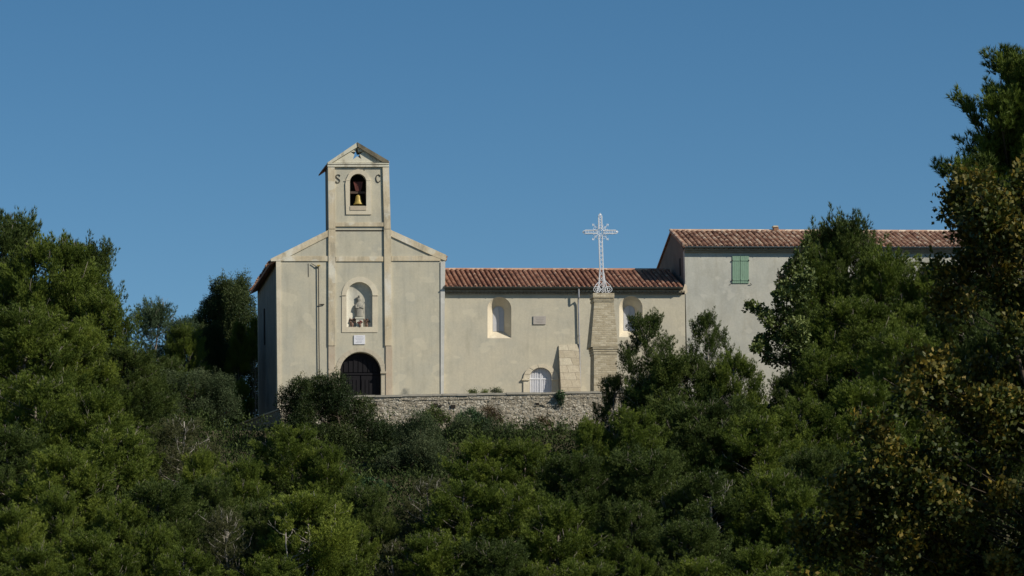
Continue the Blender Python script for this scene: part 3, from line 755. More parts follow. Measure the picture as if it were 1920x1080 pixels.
# ------------------------------------------------------------------ terrace wall
def rubble(name, A, Bp, ztA, ztB, zbA, zbB, label, seed, th=.5, mat=RUB, top=True):
    rn = np.random.default_rng(seed)
    A = np.array(A, float); Bp = np.array(Bp, float); L = np.linalg.norm(Bp - A); H = max(ztA - zbA, ztB - zbB)
    nxx = int(L / .06); nz = int(H / .06)
    u = np.linspace(0, L, nxx); v_ = np.linspace(0, 1, nz)
    UU, VV = np.meshgrid(u, v_)
    ztv = ztA + (ztB - ztA) * UU / L + .035 * np.interp(UU, np.linspace(0, L, max(3, int(L / .5))), rn.normal(0, 1, max(3, int(L / .5))))
    zbv = zbA + (zbB - zbA) * UU / L
    ZZ = zbv + (ztv - zbv) * VV
    ns = int(L * H * 34); sx = rn.uniform(0, L, ns); sz = rn.uniform(min(zbA, zbB), max(ztA, ztB), ns); off = rn.normal(0, .022, ns)
    dx = np.zeros_like(UU)
    for j in range(nz):
        d = np.sqrt((UU[j][:, None] - sx[None]) ** 2 + ((ZZ[j][:, None] - sz[None]) * 1.5) ** 2)
        o = np.argsort(d, 1)[:, :2]
        d1 = np.take_along_axis(d, o, 1); e = np.clip((d1[:, 1] - d1[:, 0]) / .07, 0, 1)
        dx[j] = (.03 + off[o[:, 0]] * .7) * e
        if top and VV[j][0] > .90: dx[j] = .05
    t = (Bp - A) / L; nrm = np.array([t[1], -t[0]])
    m_ = MB(); vs = []
    for j in range(nz):
        for i in range(nxx):
            vs.append((A[0] + t[0] * UU[j, i] + nrm[0] * dx[j, i], A[1] + t[1] * UU[j, i] + nrm[1] * dx[j, i], ZZ[j, i]))
    fs = [(j * nxx + i, j * nxx + i + 1, (j + 1) * nxx + i + 1, (j + 1) * nxx + i) for j in range(nz - 1) for i in range(nxx - 1)]
    o = len(vs)
    for jj in (0, nz - 1):
        for i in range(nxx): vs.append((A[0] + t[0] * u[i] - nrm[0] * th, A[1] + t[1] * u[i] - nrm[1] * th, ZZ[jj, i]))
    for i in range(nxx - 1):
        a = (nz - 1) * nxx + i; fs.append((a, a + 1, o + nxx + i + 1, o + nxx + i)); fs.append((o + i, o + i + 1, o + nxx + i + 1, o + nxx + i))
    for i in (0, nxx - 1): fs.append(tuple([j * nxx + i for j in range(nz)] + [o + nxx + i, o + i]))
    m_.add(vs, fs)
    return m_, nrm
YT = -9.2
wl = P(528, 747, YT); wr = P(1245, 735, YT)
mw, _ = rubble('w', (wl.x, YT), (wr.x, YT), wl.z, P(1120, 738, YT).z + .1, -2.4, -2.4, '', 5)
tw = thing('terrace_wall', 'pale rubble stone wall holding up the terrace in front of the chapel', 'wall', (wl.x, YT, -1.4))
mw.build('masonry', RUB, tw)
B = MB(); xx = wl.x; r5 = random.Random(5)
zlA, zlB = wl.z, P(1120, 738, YT).z + .1
while xx < wr.x - .3:
    l = r5.uniform(.5, .9); k = (xx - wl.x) / (wr.x - wl.x); z = zlA + (zlB - zlA) * k + r5.uniform(-.01, .02)
    B.box((xx, YT - .10 + r5.uniform(-.02, .02), z - .03), (min(xx + l, wr.x), YT + .55, z + .09)); xx += l + .004
B.build('coping', simple('grey_mortar_coping', (0.40, 0.37, 0.31), .95, var=.3, scale=3), tw)
B = MB()
for px, py, s_ in ((817, 759, 5), (850, 762, 5), (705, 758, 3), (1008, 757, 3.5), (826, 761, 3)):
    B.prect(px - s_, py - s_ * .6, px + s_ * .8, py + s_ * .6, YT - .078, YT - .03)
B.build('weep_hole', CRACK, tw)
# ramp wall in shade at the left of the chapel
c0 = P(527, 768, -5.5); c1 = P(423, 806, -1.5)
mw, _ = rubble('w', (c1.x, c1.y), (c0.x, c0.y), c1.z, c0.z, c1.z - 3.2, c0.z - 3.2, '', 8)
rw = thing('ramp_wall', 'shaded rubble wall sloping down left from the chapel corner', 'wall', (c0.x, c0.y, -1.4))
mw.build('masonry', RUB, rw)
B = MB(); nrm = Vector((c0.y - c1.y, -(c0.x - c1.x), 0)).normalized(); 
B.hexa([c1 + nrm * .12 + Vector((0, 0, .0)), c0 + nrm * .12, c0 - nrm * .5, c1 - nrm * .5] + [p + Vector((0, 0, .07)) for p in (c1 + nrm * .12, c0 + nrm * .12, c0 - nrm * .5, c1 - nrm * .5)])
B.build('coping', LIMEW, rw)

# ------------------------------------------------------------------ calvary pillar and cross
YP = -8.3
pil = thing('stone_pillar', 'tapering yellowish stone pillar carrying the white iron cross', 'pillar', (P(1133, 785, YP).x, YP + .7, 0))
def frustum(B, x0t, x1t, yt, x0b, x1b, yb, inset_t, inset_b, zb_=None):
    a = P(x0t, yt, YP + inset_t); b_ = P(x1t, yt, YP + inset_t); c = P(x0b, yb, YP + inset_b); d = P(x1b, yb, YP + inset_b)
    wt = b_.x - a.x; wb = d.x - c.x; zt_ = (a.z + b_.z) / 2; zz = zb_ if zb_ is not None else (c.z + d.z) / 2
    B.hexa([(c.x, YP + inset_b, zz), (d.x, YP + inset_b, zz), (d.x, YP + inset_b + wb, zz), (c.x, YP + inset_b + wb, zz),
            (a.x, YP + inset_t, zt_), (b_.x, YP + inset_t, zt_), (b_.x, YP + inset_t + wt, zt_), (a.x, YP + inset_t + wt, zt_)])
    return zt_
B = MB(); frustum(B, 1114.5, 1150.5, 566, 1108, 1159, 650, .14, .04); B.build('upper_shaft', PILLAR, pil)
B = MB(); frustum(B, 1114, 1156.5, 664, 1114, 1158, 790, .08, .06, 0); B.build('lower_shaft', PILLAR, pil)
B = MB(); frustum(B, 1111.5, 1160, 651, 1111.5, 1160, 654, .0, .0); frustum(B, 1112, 1159.5, 655, 1112, 1159.5, 658.5, .03, .03); frustum(B, 1113, 1158.5, 659.5, 1113.5, 1158, 663, .05, .06)
frustum(B, 1113, 1158, 654, 1113, 1158, 664, .06, .06); B.build('moulding', PILLAR, pil)
B = MB(); ztop_p = frustum(B, 1112, 1152, 549.5, 1112, 1152, 558, .04, .04); frustum(B, 1113.5, 1151, 558, 1113.5, 1151, 561, .09, .09); frustum(B, 1112.6, 1151.8, 561, 1113.4, 1151.2, 565.8, .07, .11); B.build('cap', PILLAR, pil)
YC = YP + .7
cr = thing('iron_cross', 'white openwork wrought iron cross standing on the stone pillar', 'cross', (P(1128, 549, YC).x, YC, ztop_p))
def pt(a, b_, dy=0): 
    q = P(a, b_, YC); return Vector((q.x, YC + dy, q.z))
def lattice(mb, a0, a1, b0, b1, nseg, r=.022, rw_=.007):
    """rails a0->a1, b0->b1 with zigzag"""
    mb.tube([a0, a1], r, 5); mb.tube([b0, b1], r, 5)
    for i in range(nseg):
        p = a0.lerp(a1, i / nseg); q = b0.lerp(b1, (i + 1) / nseg); mb.tube([p, q], rw_, 4)
        p = b0.lerp(b1, i / nseg); q = a0.lerp(a1, (i + 1) / nseg); mb.tube([p, q], rw_, 4)
S = MB()
for dy in (-.09, .09):
    lattice(S, pt(1124.6, 508, dy), pt(1122.8, 441, dy), pt(1131, 508, dy), pt(1128.8, 441, dy), 8)
    lattice(S, pt(1122.6, 430, dy), pt(1122.2, 404.5, dy), pt(1128.6, 430, dy), pt(1128.2, 404.5, dy), 5)
S.build('shaft', WPAINT, cr)
S = MB()
for dy in (-.09, .09):
    lattice(S, pt(1096.5, 431.8, dy), pt(1119.5, 431.8, dy), pt(1096.5, 438.2, dy), pt(1119.5, 438.2, dy), 5)
    pass
S.build('arm', WPAINT, cr)
S = MB()
for dy in (-.09, .09):
    lattice(S, pt(1131.5, 431.8, dy), pt(1154.5, 431.8, dy), pt(1131.5, 438.2, dy), pt(1154.5, 438.2, dy), 5)
S.build('arm', WPAINT, cr)
S = MB()
for rr in (6, 3):
    S.tube([pt(1125.7 + rr * math.cos(t * math.pi / 10), 435 + rr * math.sin(t * math.pi / 10)) for t in range(21)], .022, 5, cap=False)
S.build('ring', WPAINT, cr)
for (x, y, dx, dy) in ((1125.2, 404, 0, -1), (1096, 435, -1, 0), (1155, 435, 1, 0)):
    S = MB()
    S.tube([pt(x + dy * 3, y + dx * 3), pt(x + dx * 3, y + dy * 3), pt(x - dy * 3, y - dx * 3)], .022, 5)
    S.tube([pt(x, y), pt(x + dx * 4.5, y + dy * 4.5)], [.05, .015], 6)
    S.tube([pt(x + dx * 2.5 + dy * 2.4, y + dy * 2.5 + dx * 2.4), pt(x + dx * 2.5 - dy * 2.4, y + dy * 2.5 - dx * 2.4)], .02, 5)
    S.build('finial', WPAINT, cr)
for sx, sy in ((1, 1), (1, -1), (-1, 1), (-1, -1)):
    S = MB(); x, y = 1125.7, 435
    S.tube([pt(x + sx * 5, y + sy * 5), pt(x + sx * 15, y + sy * 15)], .02, 5)
    S.tube([pt(x + sx * 14.5, y + sy * 11), pt(x + sx * 15, y + sy * 15), pt(x + sx * 11, y + sy * 14.5)], .018, 5)
    for q in (0, 1):
        c_ = (x + sx * (11 if q else 6), y + sy * (6 if q else 11))
        S.tube([pt(c_[0] + 2.2 * math.cos(t), c_[1] + 2.2 * math.sin(t)) for t in [k * .7 for k in range(8)]], .013, 4)
    S.build('ray', WPAINT, cr)
S = MB()
for dy in (-.09, .09):
    lattice(S, pt(1124.6, 508, dy), pt(1122, 549, dy * 2.6), pt(1131, 508, dy), pt(1131.5, 549, dy * 2.6), 4, .017, .008)
S.tube([pt(1124.6, 508, -.09), pt(1123, 528, -.15), pt(1117.5, 548.5, -.25)], .02, 5)
S.tube([pt(1131, 508, -.09), pt(1134, 528, -.15), pt(1139, 549, -.25)], .022, 5)
S.tube([pt(1131, 508, .09), pt(1134.5, 530, .15), pt(1137, 549, .25)], .02, 5)
S.build('flared_foot', WPAINT, cr)
for cx, sg in ((1118.5, -1), (1140, 1)):
    S = MB()
    for rad in (6.6, 2.8):
        S.tube([pt(cx + rad * math.cos(k * math.pi / 8), 543.5 + min(rad, 5.6) * math.sin(k * math.pi / 8), -.2) for k in range(17)], .018, 5, cap=False)
    S.tube([pt(cx + sg * 6.6, 543, -.2), pt(cx + sg * 3, 536, -.2), pt(cx - sg * 5, 527, -.1)], .018, 5)
    S.build('scroll', WPAINT, cr)

# ------------------------------------------------------------------ foliage
def fol_mesh(name, verts, nper, tint, mat):
    N = len(verts); me = bpy.data.meshes.new(name)
    me.vertices.add(N); me.vertices.foreach_set('co', verts.astype(np.float32).ravel())
    nf = N // nper
    me.loops.add(N); me.loops.foreach_set('vertex_index', np.arange(N, dtype=np.int32))
    me.polygons.add(nf); me.polygons.foreach_set('loop_start', np.arange(0, N, nper, dtype=np.int32))
    me.update(calc_edges=True)
    a = me.attributes.new('tint', 'FLOAT', 'POINT'); a.data.foreach_set('value', np.repeat(tint, nper).astype(np.float32))
    me.materials.append(mat)
    return me
def unit(v): return v / np.maximum(1e-6, np.linalg.norm(v, axis=1, keepdims=True))
def needles(pos, axis, tint, n, L, Wd, spread, rn):
    p = np.repeat(pos, n, 0); a = np.repeat(axis, n, 0); t = np.repeat(tint, n) + rn.normal(0, .06, len(p))
    d = unit(a + spread * rn.normal(0, 1, p.shape))
    s = unit(np.cross(d, rn.normal(0, 1, p.shape)))
    Lr = L * rn.uniform(.65, 1.2, (len(p), 1))
    v = np.empty((len(p), 3, 3)); v[:, 0] = p - s * Wd / 2; v[:, 1] = p + s * Wd / 2; v[:, 2] = p + d * Lr
    return v.reshape(-1, 3), np.clip(t, 0, 1)
def leaves(pos, axis, tint, n, L, Wd, spread, rn, jit):
    p = np.repeat(pos, n, 0) + rn.normal(0, jit, (len(pos) * n, 3)); a = np.repeat(axis, n, 0); t = np.repeat(tint, n) + rn.normal(0, .12, len(p)) + .3 * (rn.random(len(p)) > .93)
    d = unit(a + spread * rn.normal(0, 1, p.shape)); s = unit(np.cross(d, rn.normal(0, 1, p.shape)))
    nn = np.cross(d, s)
    Lr = L * rn.uniform(.6, 1.25, (len(p), 1)); Wr = Wd * rn.uniform(.7, 1.2, (len(p), 1))
    v = np.empty((len(p), 4, 3)); v[:, 0] = p; v[:, 1] = p + d * Lr * .5 + s * Wr / 2 + nn * Wr * .18; v[:, 2] = p + d * Lr; v[:, 3] = p + d * Lr * .5 - s * Wr / 2 + nn * Wr * .18
    return v.reshape(-1, 3), np.clip(t, 0, 1)
KIND = {  # tufts per m2 of lobe, needles per tuft, length, width, spread, tuft is leaf?
    'pine':   dict(npl=17, tpl=26, rise=1.15, n=8, L=.20, W=.029, sp=.36, leaf=False),
    'thin':   dict(npl=10, tpl=20, rise=.6, n=7, L=.20, W=.026, sp=.5, leaf=False),
    'olive':  dict(den=130, n=5, L=.11, W=.035, sp=.8, leaf=True, up=.5, shoots=4),
    'dark':   dict(den=150, n=5, L=.12, W=.045, sp=.9, leaf=True, up=.4, shoots=3),
    'gloss':  dict(den=60, n=4, L=.22, W=.11, sp=.9, leaf=True, up=.3, shoots=1),
    'fig':    dict(den=36, n=4, L=.22, W=.15, sp=.8, leaf=True, up=.2, shoots=2),
    'autumn': dict(den=26, n=4, L=.14, W=.105, sp=.9, leaf=True, up=.1, shoots=2),
}
def plumes(lobes, K, rn, dens):
    pos = []; ax = []; ti = []
    mx = np.mean([l[0] for l in lobes]); my = np.mean([l[1] for l in lobes])
    for (x, y, z, rx, ry, rz) in lobes:
        rm = (rx + ry + rz) / 3; lt = rn.normal(.40, .13)
        out = np.array([x - mx, y - my, 0.0]); out = out / (np.linalg.norm(out) + .8)
        npl = max(4, int(K['npl'] * dens * (rm / .75) ** 1.5))
        for k in range(npl):
            d = rn.normal(0, 1, 3); d[2] = abs(d[2]) * .7 - .12; d /= np.linalg.norm(d)
            q = d * .85 + out * .45 + np.array([0, 0, K['rise']]) + rn.normal(0, .18, 3); q /= np.linalg.norm(q)
            b0 = np.array([x, y, z]) + d * np.array([rx, ry, rz]) * rn.uniform(.1, .75) - q * .15
            l = rn.uniform(.55, 1.45) * (.40 + .80 * rm); m = max(5, int(l * K['tpl']))
            tt = rn.random(m); w_ = (.04 + .17 * np.sin(math.pi * np.clip(tt * .85 + .1, 0, 1)) ** .8) * (.7 + .5 * rm)
            off = rn.normal(0, 1, (m, 3)); off -= (off @ q)[:, None] * q[None]; off = unit(off) * (w_ * rn.random(m) ** .6)[:, None]
            pos.append(b0 + q[None] * l * tt[:, None] + off); ax.append(unit(q[None] * 1.0 + off * 1.8 + np.array([[0, 0, .25]])))
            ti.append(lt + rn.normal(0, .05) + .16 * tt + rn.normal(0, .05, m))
    return np.concatenate(pos), np.concatenate(ax), np.concatenate(ti)
def foliage(lobes, kind, seed, name, mat, dens=1.0):
    """lobes: array rows x,y,z,rx,ry,rz"""
    K = KIND[kind]; rn = np.random.default_rng(seed); pos = []; ax = []; ti = []
    if 'npl' in K:
        pos, ax, ti = plumes(lobes, K, rn, dens)
        v, t = needles(pos, ax, ti, K['n'], K['L'], K['W'], K['sp'], rn); return fol_mesh(name, v, 3, t, mat)
    for i, (x, y, z, rx, ry, rz) in enumerate(lobes):
        rm = (rx + ry + rz) / 3; nt_ = int(4 * math.pi * rm * rm * K['den'] * dens * .8) + 6
        d = unit(rn.normal(0, 1, (nt_, 3))); keep = rn.random(nt_) < np.clip(.62 + .5 * d[:, 2], .22, 1); d = d[keep]
        rr = 1 - .55 * rn.random(len(d)) ** 1.6
        ph = rn.uniform(0, 6, 3)
        bmp = 1 + .16 * np.sin(d[:, 0] * 5 + ph[0]) * np.sin(d[:, 1] * 5 + ph[1]) + .12 * np.sin(d[:, 2] * 7 + ph[2])
        p = np.array([x, y, z]) + d * (rr * bmp)[:, None] * np.array([rx, ry, rz])
        lt = rn.normal(.40, .07 if kind == 'autumn' else .17)
        pos.append(p); ax.append(unit(d + np.array([0, 0, K['up']]) + rn.normal(0, .25, d.shape)))
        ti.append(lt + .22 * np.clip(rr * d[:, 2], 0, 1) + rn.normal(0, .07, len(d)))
        for s_ in range(K['shoots']):
            dd = unit(rn.normal(0, 1, (1, 3)) + np.array([[0, 0, .9]]))[0]
            b0 = np.array([x, y, z]) + dd * np.array([rx, ry, rz]) * .85
            l = rm * rn.uniform(.4, 1.0); q = unit((dd * .5 + np.array([0, 0, 1.0]))[None])[0]
            k = max(4, int(l * 22 * dens)); tt = np.linspace(0, 1, k)[:, None]
            sp_ = b0 + q * l * tt + rn.normal(0, .05 + .05 * rm, (k, 3)) * (1.2 - tt)
            pos.append(sp_); ax.append(unit(q[None] + rn.normal(0, .35, (k, 3)))); ti.append(lt + .18 + .12 * tt[:, 0])
    pos = np.concatenate(pos); ax = np.concatenate(ax); ti = np.concatenate(ti)
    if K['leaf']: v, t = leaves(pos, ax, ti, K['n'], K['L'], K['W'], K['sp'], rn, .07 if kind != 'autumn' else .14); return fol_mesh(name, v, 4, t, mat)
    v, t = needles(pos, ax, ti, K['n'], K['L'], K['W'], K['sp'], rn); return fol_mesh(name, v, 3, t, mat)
def woody(lobes, base, top, r, seed, limb=.35, lean=0.0):
    rn = random.Random(seed); B = MB(); base = Vector(base); top = Vector(top); k = 9; tr = []
    for i in range(k):
        t = i / (k - 1); p = base.lerp(top, t) + Vector((rn.uniform(-1, 1), rn.uniform(-1, 1), 0)) * (.14 * (0 < i < k - 1)) + Vector((lean * math.sin(t * 3), 0, 0))
        tr.append(p)
    B.tube(tr, [r * (1 - .82 * i / (k - 1)) + (.3 * r if i == 0 else 0) for i in range(k)], 8)
    for (x, y, z, rx, ry, rz) in lobes:
        c = Vector((x, y, z)); h = z - (Vector((x, y, 0)) - Vector((top.x, top.y, 0))).length * .55
        t = (h - base.z) / max(.1, top.z - base.z); t = min(.95, max(.15, t)); i = t * (k - 1); a = tr[int(i)].lerp(tr[min(k - 1, int(i) + 1)], i - int(i))
        m1 = a.lerp(c, .5) + Vector((rn.uniform(-.15, .15), rn.uniform(-.15, .15), -.12)); rr = r * limb * (1 - .6 * t)
        B.tube([a, m1, c, c + Vector((rn.uniform(-.2, .2), rn.uniform(-.2, .2), rz * .6))], [rr, rr * .75, rr * .45, .008], 5)
        for q in range(2):
            e = c + Vector((rn.uniform(-rx, rx), rn.uniform(-ry, ry), rn.uniform(0, rz))) * .8; B.tube([m1.lerp(c, .6), e], [rr * .35, .006], 4)
    return B
def lobes_pine(seed, style, H=9.0, Rr=2.8, n=50):
    rn = random.Random(seed); L = []
    z0 = {'round': .16, 'cone': .12, 'high': .42, 'wild': .2, 'thin': .2}[style]
    for i in range(n):
        t = (i + rn.random()) / n; zf = z0 + (1 - z0) * t
        k = (zf - z0) / (1 - z0)
        prof = {'round': math.sin(math.pi * min(1, k * .72 + .22)) ** .6, 'cone': (1 - k) ** .55 * .9 + .12, 'high': math.sin(math.pi * (k * .78 + .18)) ** .6, 'wild': math.sin(math.pi * (k * .78 + .18)) ** .8, 'thin': math.sin(math.pi * (k * .75 + .2)) ** .9}[style]
        a = i * 2.4 + rn.uniform(-.5, .5); q = prof * Rr * rn.uniform(.45, .98 if style != 'wild' else 1.0)
        s = rn.uniform(.42, .95) * (1.0 if style != 'thin' else .85) * (.95 + .25 * (1 - k))
        L.append((q * math.cos(a), q * math.sin(a), zf * H - s * .9, s, s, s * rn.uniform(1.0, 1.35)))
    for j in range(5):
        L.append((rn.uniform(-1.1, 1.1), rn.uniform(-1.1, 1.1), H - .75 - rn.random() * .6, .5, .5, .7))
    return L
PROTO = {}
def proto(key, style, kind, fmat, bmat, seed, n=56, dens=1.0):
    L = lobes_pine(seed, style, n=n)
    cm = foliage(L, kind, seed, 'crown', fmat, dens)
    r_ = .19 if style != 'high' else .17
    tb = woody(L, (0, 0, -1.0), (0, 0, 8.3), r_, seed)
    me = bpy.data.meshes.new('trunk'); me.from_pydata([tuple(v) for v in tb.v], [], tb.f); me.materials.append(bmat); me.shade_smooth()
    PROTO[key] = (cm, me)
proto('a', 'round', 'pine', F_PINE, BARK, 21); proto('b', 'cone', 'pine', F_PINE, BARK, 22); proto('c', 'wild', 'pine', F_PINE, BARK, 23, 58)
proto('d', 'round', 'pine', F_PINED, BARK, 24, 60); proto('e', 'wild', 'pine', F_PINED, BARKP, 25, 46, .62); proto('h', 'high', 'pine', F_PINE, BARKP, 26, 46)
proto('t', 'thin', 'thin', F_DRY, BARKP, 27, 44); proto('u', 'thin', 'thin', F_BLUE, BARK, 28, 54, 1.6); proto('k', 'round', 'dark', F_DARK, BARKD, 29, 56, .8)
rt = random.Random(77)
def tree(key, px, top, wpx, label, h=None, Y=None, name='pine_tree', cat='pine tree', group='pine trees on the hillside'):
    """h: solve the distance at which a tree of that height on the slope shows its top at this pixel"""
    if Y is None:
        best = None; y = -10.5
        while y > -57:
            q = P(px, top, y)
            e = abs(q.z - ground(q.x, y) - h)
            if best is None or e < best[0]: best = (e, y)
            y -= .25
        Y = best[1]
    q = P(px, top, Y); gz = ground(q.x, Y); h = q.z - gz
    sxy = (P(px + wpx / 2, top, Y).x - P(px - wpx / 2, top, Y).x) / 2 / 2.95
    cm, tm = PROTO[key]
    o = thing(name, label, cat, (q.x, Y, gz), group); o.rotation_euler = (0, 0, rt.uniform(0, 6.28)); 
    sz = min(max(h / 9.25, .85 * sxy), 1.3 * sxy)
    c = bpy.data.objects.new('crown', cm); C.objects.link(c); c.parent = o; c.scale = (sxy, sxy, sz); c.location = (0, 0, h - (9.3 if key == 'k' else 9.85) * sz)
    t = bpy.data.objects.new('trunk', tm); C.objects.link(t); t.parent = o; t.scale = (sxy, sxy, h / 9.25)
    return o
exec_list = [
 # left group
 ('d', 8, 378, 230, 'tallest dark pine cut by the left edge of the picture', None, -2),
 ('a', 100, 425, 230, 'tall green pine of the left group standing second from the left edge', None, -6),
 ('d', 158, 438, 150, 'tall dark pine with pointed top at the right end of the left skyline', None, -1),
 ('c', 190, 535, 150, 'pine with side tuft against the sky, lowest of the left skyline', None, -9),
 ('a', 45, 560, 230, 'dense pine below the left skyline at the left edge', None, -15),
 ('b', 145, 590, 190, 'green pine in the middle of the left group below the skyline', None, -14),
 ('d', 240, 640, 160, 'dark pine at the right foot of the left group, beside the grey bush', None, -12),
 ('a', 70, 690, 240, 'bright tipped pine halfway down the left edge', 7.5, None),
 ('c', 180, 720, 200, 'pine with light tufts halfway down left of the grey bush', 7, None),
 ('d', 15, 790, 200, 'dark pine low on the left edge under the bright tipped pine', 7, None),
 ('a', 215, 790, 210, 'rounded green pine left of the ramp wall foot', 7, None),
 ('c', 120, 830, 210, 'green pine in the lower left between two darker pines', 7, None),
 ('t', 345, 765, 190, 'thin greyish pine with bare twigs below the grey bush', 7, None),
 ('b', 110, 905, 130, 'small bright pine in the lower left, second row from the bottom', 6.5, None),
 ('a', 25, 935, 150, 'bright pine at the bottom left corner edge', 6.5, None),
 ('a', 225, 925, 140, 'bright rounded pine standing out in the lower left quarter', 6.5, None),
 ('d', 300, 890, 200, 'dark pine behind the bright ones in the lower left quarter', 7, None),
 ('c', 170, 985, 200, 'pine at the bottom of the picture left of the bare twigged pine', 6.5, None),
 ('a', 70, 1010, 180, 'pine cut by the bottom edge near the left corner', 6, None),
 ('b', 290, 970, 150, 'light green pine at the bottom, left of the bare twigged pine', 6.5, None),
 ('t', 425, 935, 150, 'half bare grey pine with white branches near the bottom left', 7, None),
 ('a', 345, 1015, 160, 'low green pine on the bottom edge below the half bare pine', 6, None),
 # centre
 ('a', 545, 785, 170, 'bright green pine in front of the shaded ramp wall', 6.5, None),
 ('c', 610, 825, 120, 'small bright pine under the big dark bush', 6, None),
 ('c', 455, 850, 130, 'green pine just below the shaded ramp wall', 6.5, None),
 ('h', 575, 905, 210, 'pine with bare lower trunk in the lower centre left', 8.0, None),
 ('d', 500, 925, 140, 'dark pine left of the bare trunk in the lower centre', 6.5, None),
 ('a', 505, 1030, 170, 'pine on the bottom edge beneath the bare trunk pine', 5.5, None),
 ('c', 660, 965, 120, 'pine between the bare trunk and the glossy leaved bush', 6, None),
 ('t', 735, 1000, 110, 'thin dry pine at the bottom beside a patch of dry grass', 5.5, None),
 ('a', 815, 985, 190, 'rounded pine on the bottom edge right of the dry grass', 6, None),
 ('b', 645, 1035, 140, 'small pine on the bottom edge left of the dry grass', 5, None),
 ('c', 900, 812, 170, 'light green pine below the middle of the terrace wall', 6.0, None),
 ('a', 870, 890, 190, 'light green rounded pine in the lower centre', 6.5, None),
 ('c', 985, 815, 150, 'pine just under the terrace wall, right of the grey shrubs', 6, None),
 ('a', 960, 895, 200, 'wide green pine in the lower middle of the picture', 6.5, None),
 ('b', 1100, 775, 100, 'pine just below the right end of the visible terrace wall', 7, None),
 ('d', 1075, 840, 180, 'dark pine below the stone pillar', 6.5, None),
 ('c', 1045, 930, 210, 'green pine in the lower middle, right of the wide one', 6.5, None),
 ('d', 930, 1000, 190, 'dark pine on the bottom edge in the middle', 6, None),
 ('a', 1095, 1040, 190, 'pine cut by the bottom edge right of the middle', 5.5, None),
 ('a', 1000, 1045, 120, 'small pine cut by the bottom edge in the middle', 5, None),
 ('t', 800, 880, 150, 'thin grey pine between the glossy bush and the light green pines', 6, None),
 ('d', 690, 900, 120, 'dark pine behind the glossy leaved bush', 5.5, None),
 ('d', 395, 885, 130, 'dark pine left below the shaded ramp wall', 6.5, None),
 ('c', 375, 835, 110, 'pine between the thin greyish one and the ramp wall', 6, None),
 ('k', 388, 745, 70, 'low dark evergreen at the lower end of the ramp wall', None, 2),
  # right of centre
 ('e', 1210, 570, 105, 'tall loose pine whose top covers the second wing window', None, -20),
 ('e', 1325, 572, 90, 'slender loose pine top in front of the grey house wall', None, -20),
 ('d', 1270, 650, 210, 'broad dark pine in front of the joint between wing and house', None, -21),
 ('a', 1375, 650, 120, 'green pine at the right foot of the loose pines', None, -22),
 ('e', 1150, 690, 80, 'small dark pine at the foot of the stone pillar', None, -18),
 ('a', 1185, 752, 150, 'green pine below the foot of the pillar', 7.5, None),
 ('d', 1320, 735, 220, 'wide dark pine under the grey house wall', 7.5, None),
 ('c', 1420, 765, 190, 'green pine below the broadleaf tree by the house', 7.5, None),
 ('d', 1215, 830, 190, 'dark pine in the shaded hollow right of the middle', 7, None),
 ('e', 1330, 865, 200, 'dark pine with pale bare branches right of the middle', 7, None),
 ('a', 1445, 870, 170, 'green pine low on the right, left of the autumn tree', 7, None),
 ('d', 1180, 930, 160, 'very dark pine near the bottom right of the middle', 6.5, None),
 ('c', 1500, 905, 160, 'bright pine touching the dark autumn tree', 6.5, None),
 ('d', 1290, 965, 180, 'dark pine second row from the bottom, right of the middle', 6.5, None),
 ('b', 1195, 1025, 110, 'small light pine on the bottom edge, with a pale trunk', 5.5, None),
 ('a', 1310, 1035, 170, 'pine on the bottom edge right of the small light one', 5.5, None),
 ('c', 1420, 1010, 190, 'pine at the bottom edge left of the autumn tree', 6, None),
 # right
 ('d', 1478, 690, 100, 'added dark pine covering the shadowed foot of the grey house wall', None, -19),  # pine added to darken the wall foot where shadow falls
 ('d', 1890, 425, 220, 'dark pine behind the upper autumn tree in front of the house end', None, -5),
 ('d', 1765, 520, 170, 'dark pine filling the gap under the shaded eaves of the house', None, -9),
 ('a', 1720, 560, 150, 'pine under the shaded eaves, left of the dark one', None, -13),
 ('d', 1578, 388, 190, 'tall pine rising above the ridge of the grey house', None, -8),
 ('a', 1535, 445, 130, 'pine overlapping the house roof left of the tallest one', None, -9),
 ('c', 1660, 450, 190, 'broad pine covering the right half of the house roof', None, -10),
 ('c', 1745, 480, 110, 'small pine in front of the shaded eaves of the house', None, -12),
 ('a', 1600, 545, 220, 'bright pine in front of the tall one by the house', None, -14),
 ('b', 1530, 640, 170, 'pine right below the broadleaf tree by the house', None, -19),
 ('a', 1690, 600, 210, 'broad bright pine between house and autumn tree', None, -21),
 ('d', 1800, 560, 200, 'dark pine partly behind the autumn tree', None, -17),
 ('c', 1610, 705, 220, 'bright tipped pine on the slope left of the yellow leaves', 8, None),
 ('a', 1500, 735, 170, 'bright pine to the right of the small shaded wall gap', 7.5, None),
 ('b', 1740, 660, 180, 'pine glimpsed behind the left part of the autumn tree', 8.5, None),
 ('d', 1530, 830, 190, 'dark pine left of the autumn tree halfway down', 7.5, None),
 ('d', 1870, 600, 180, 'dark pine mostly behind the autumn tree at the right edge', None, -20),
 ('a', 1650, 800, 200, 'pine showing through the lower autumn tree', 7.5, None),
]
for key, px, top, wp, lab, h, Y in exec_list: tree(key, px, top, wp, lab, h, Y)
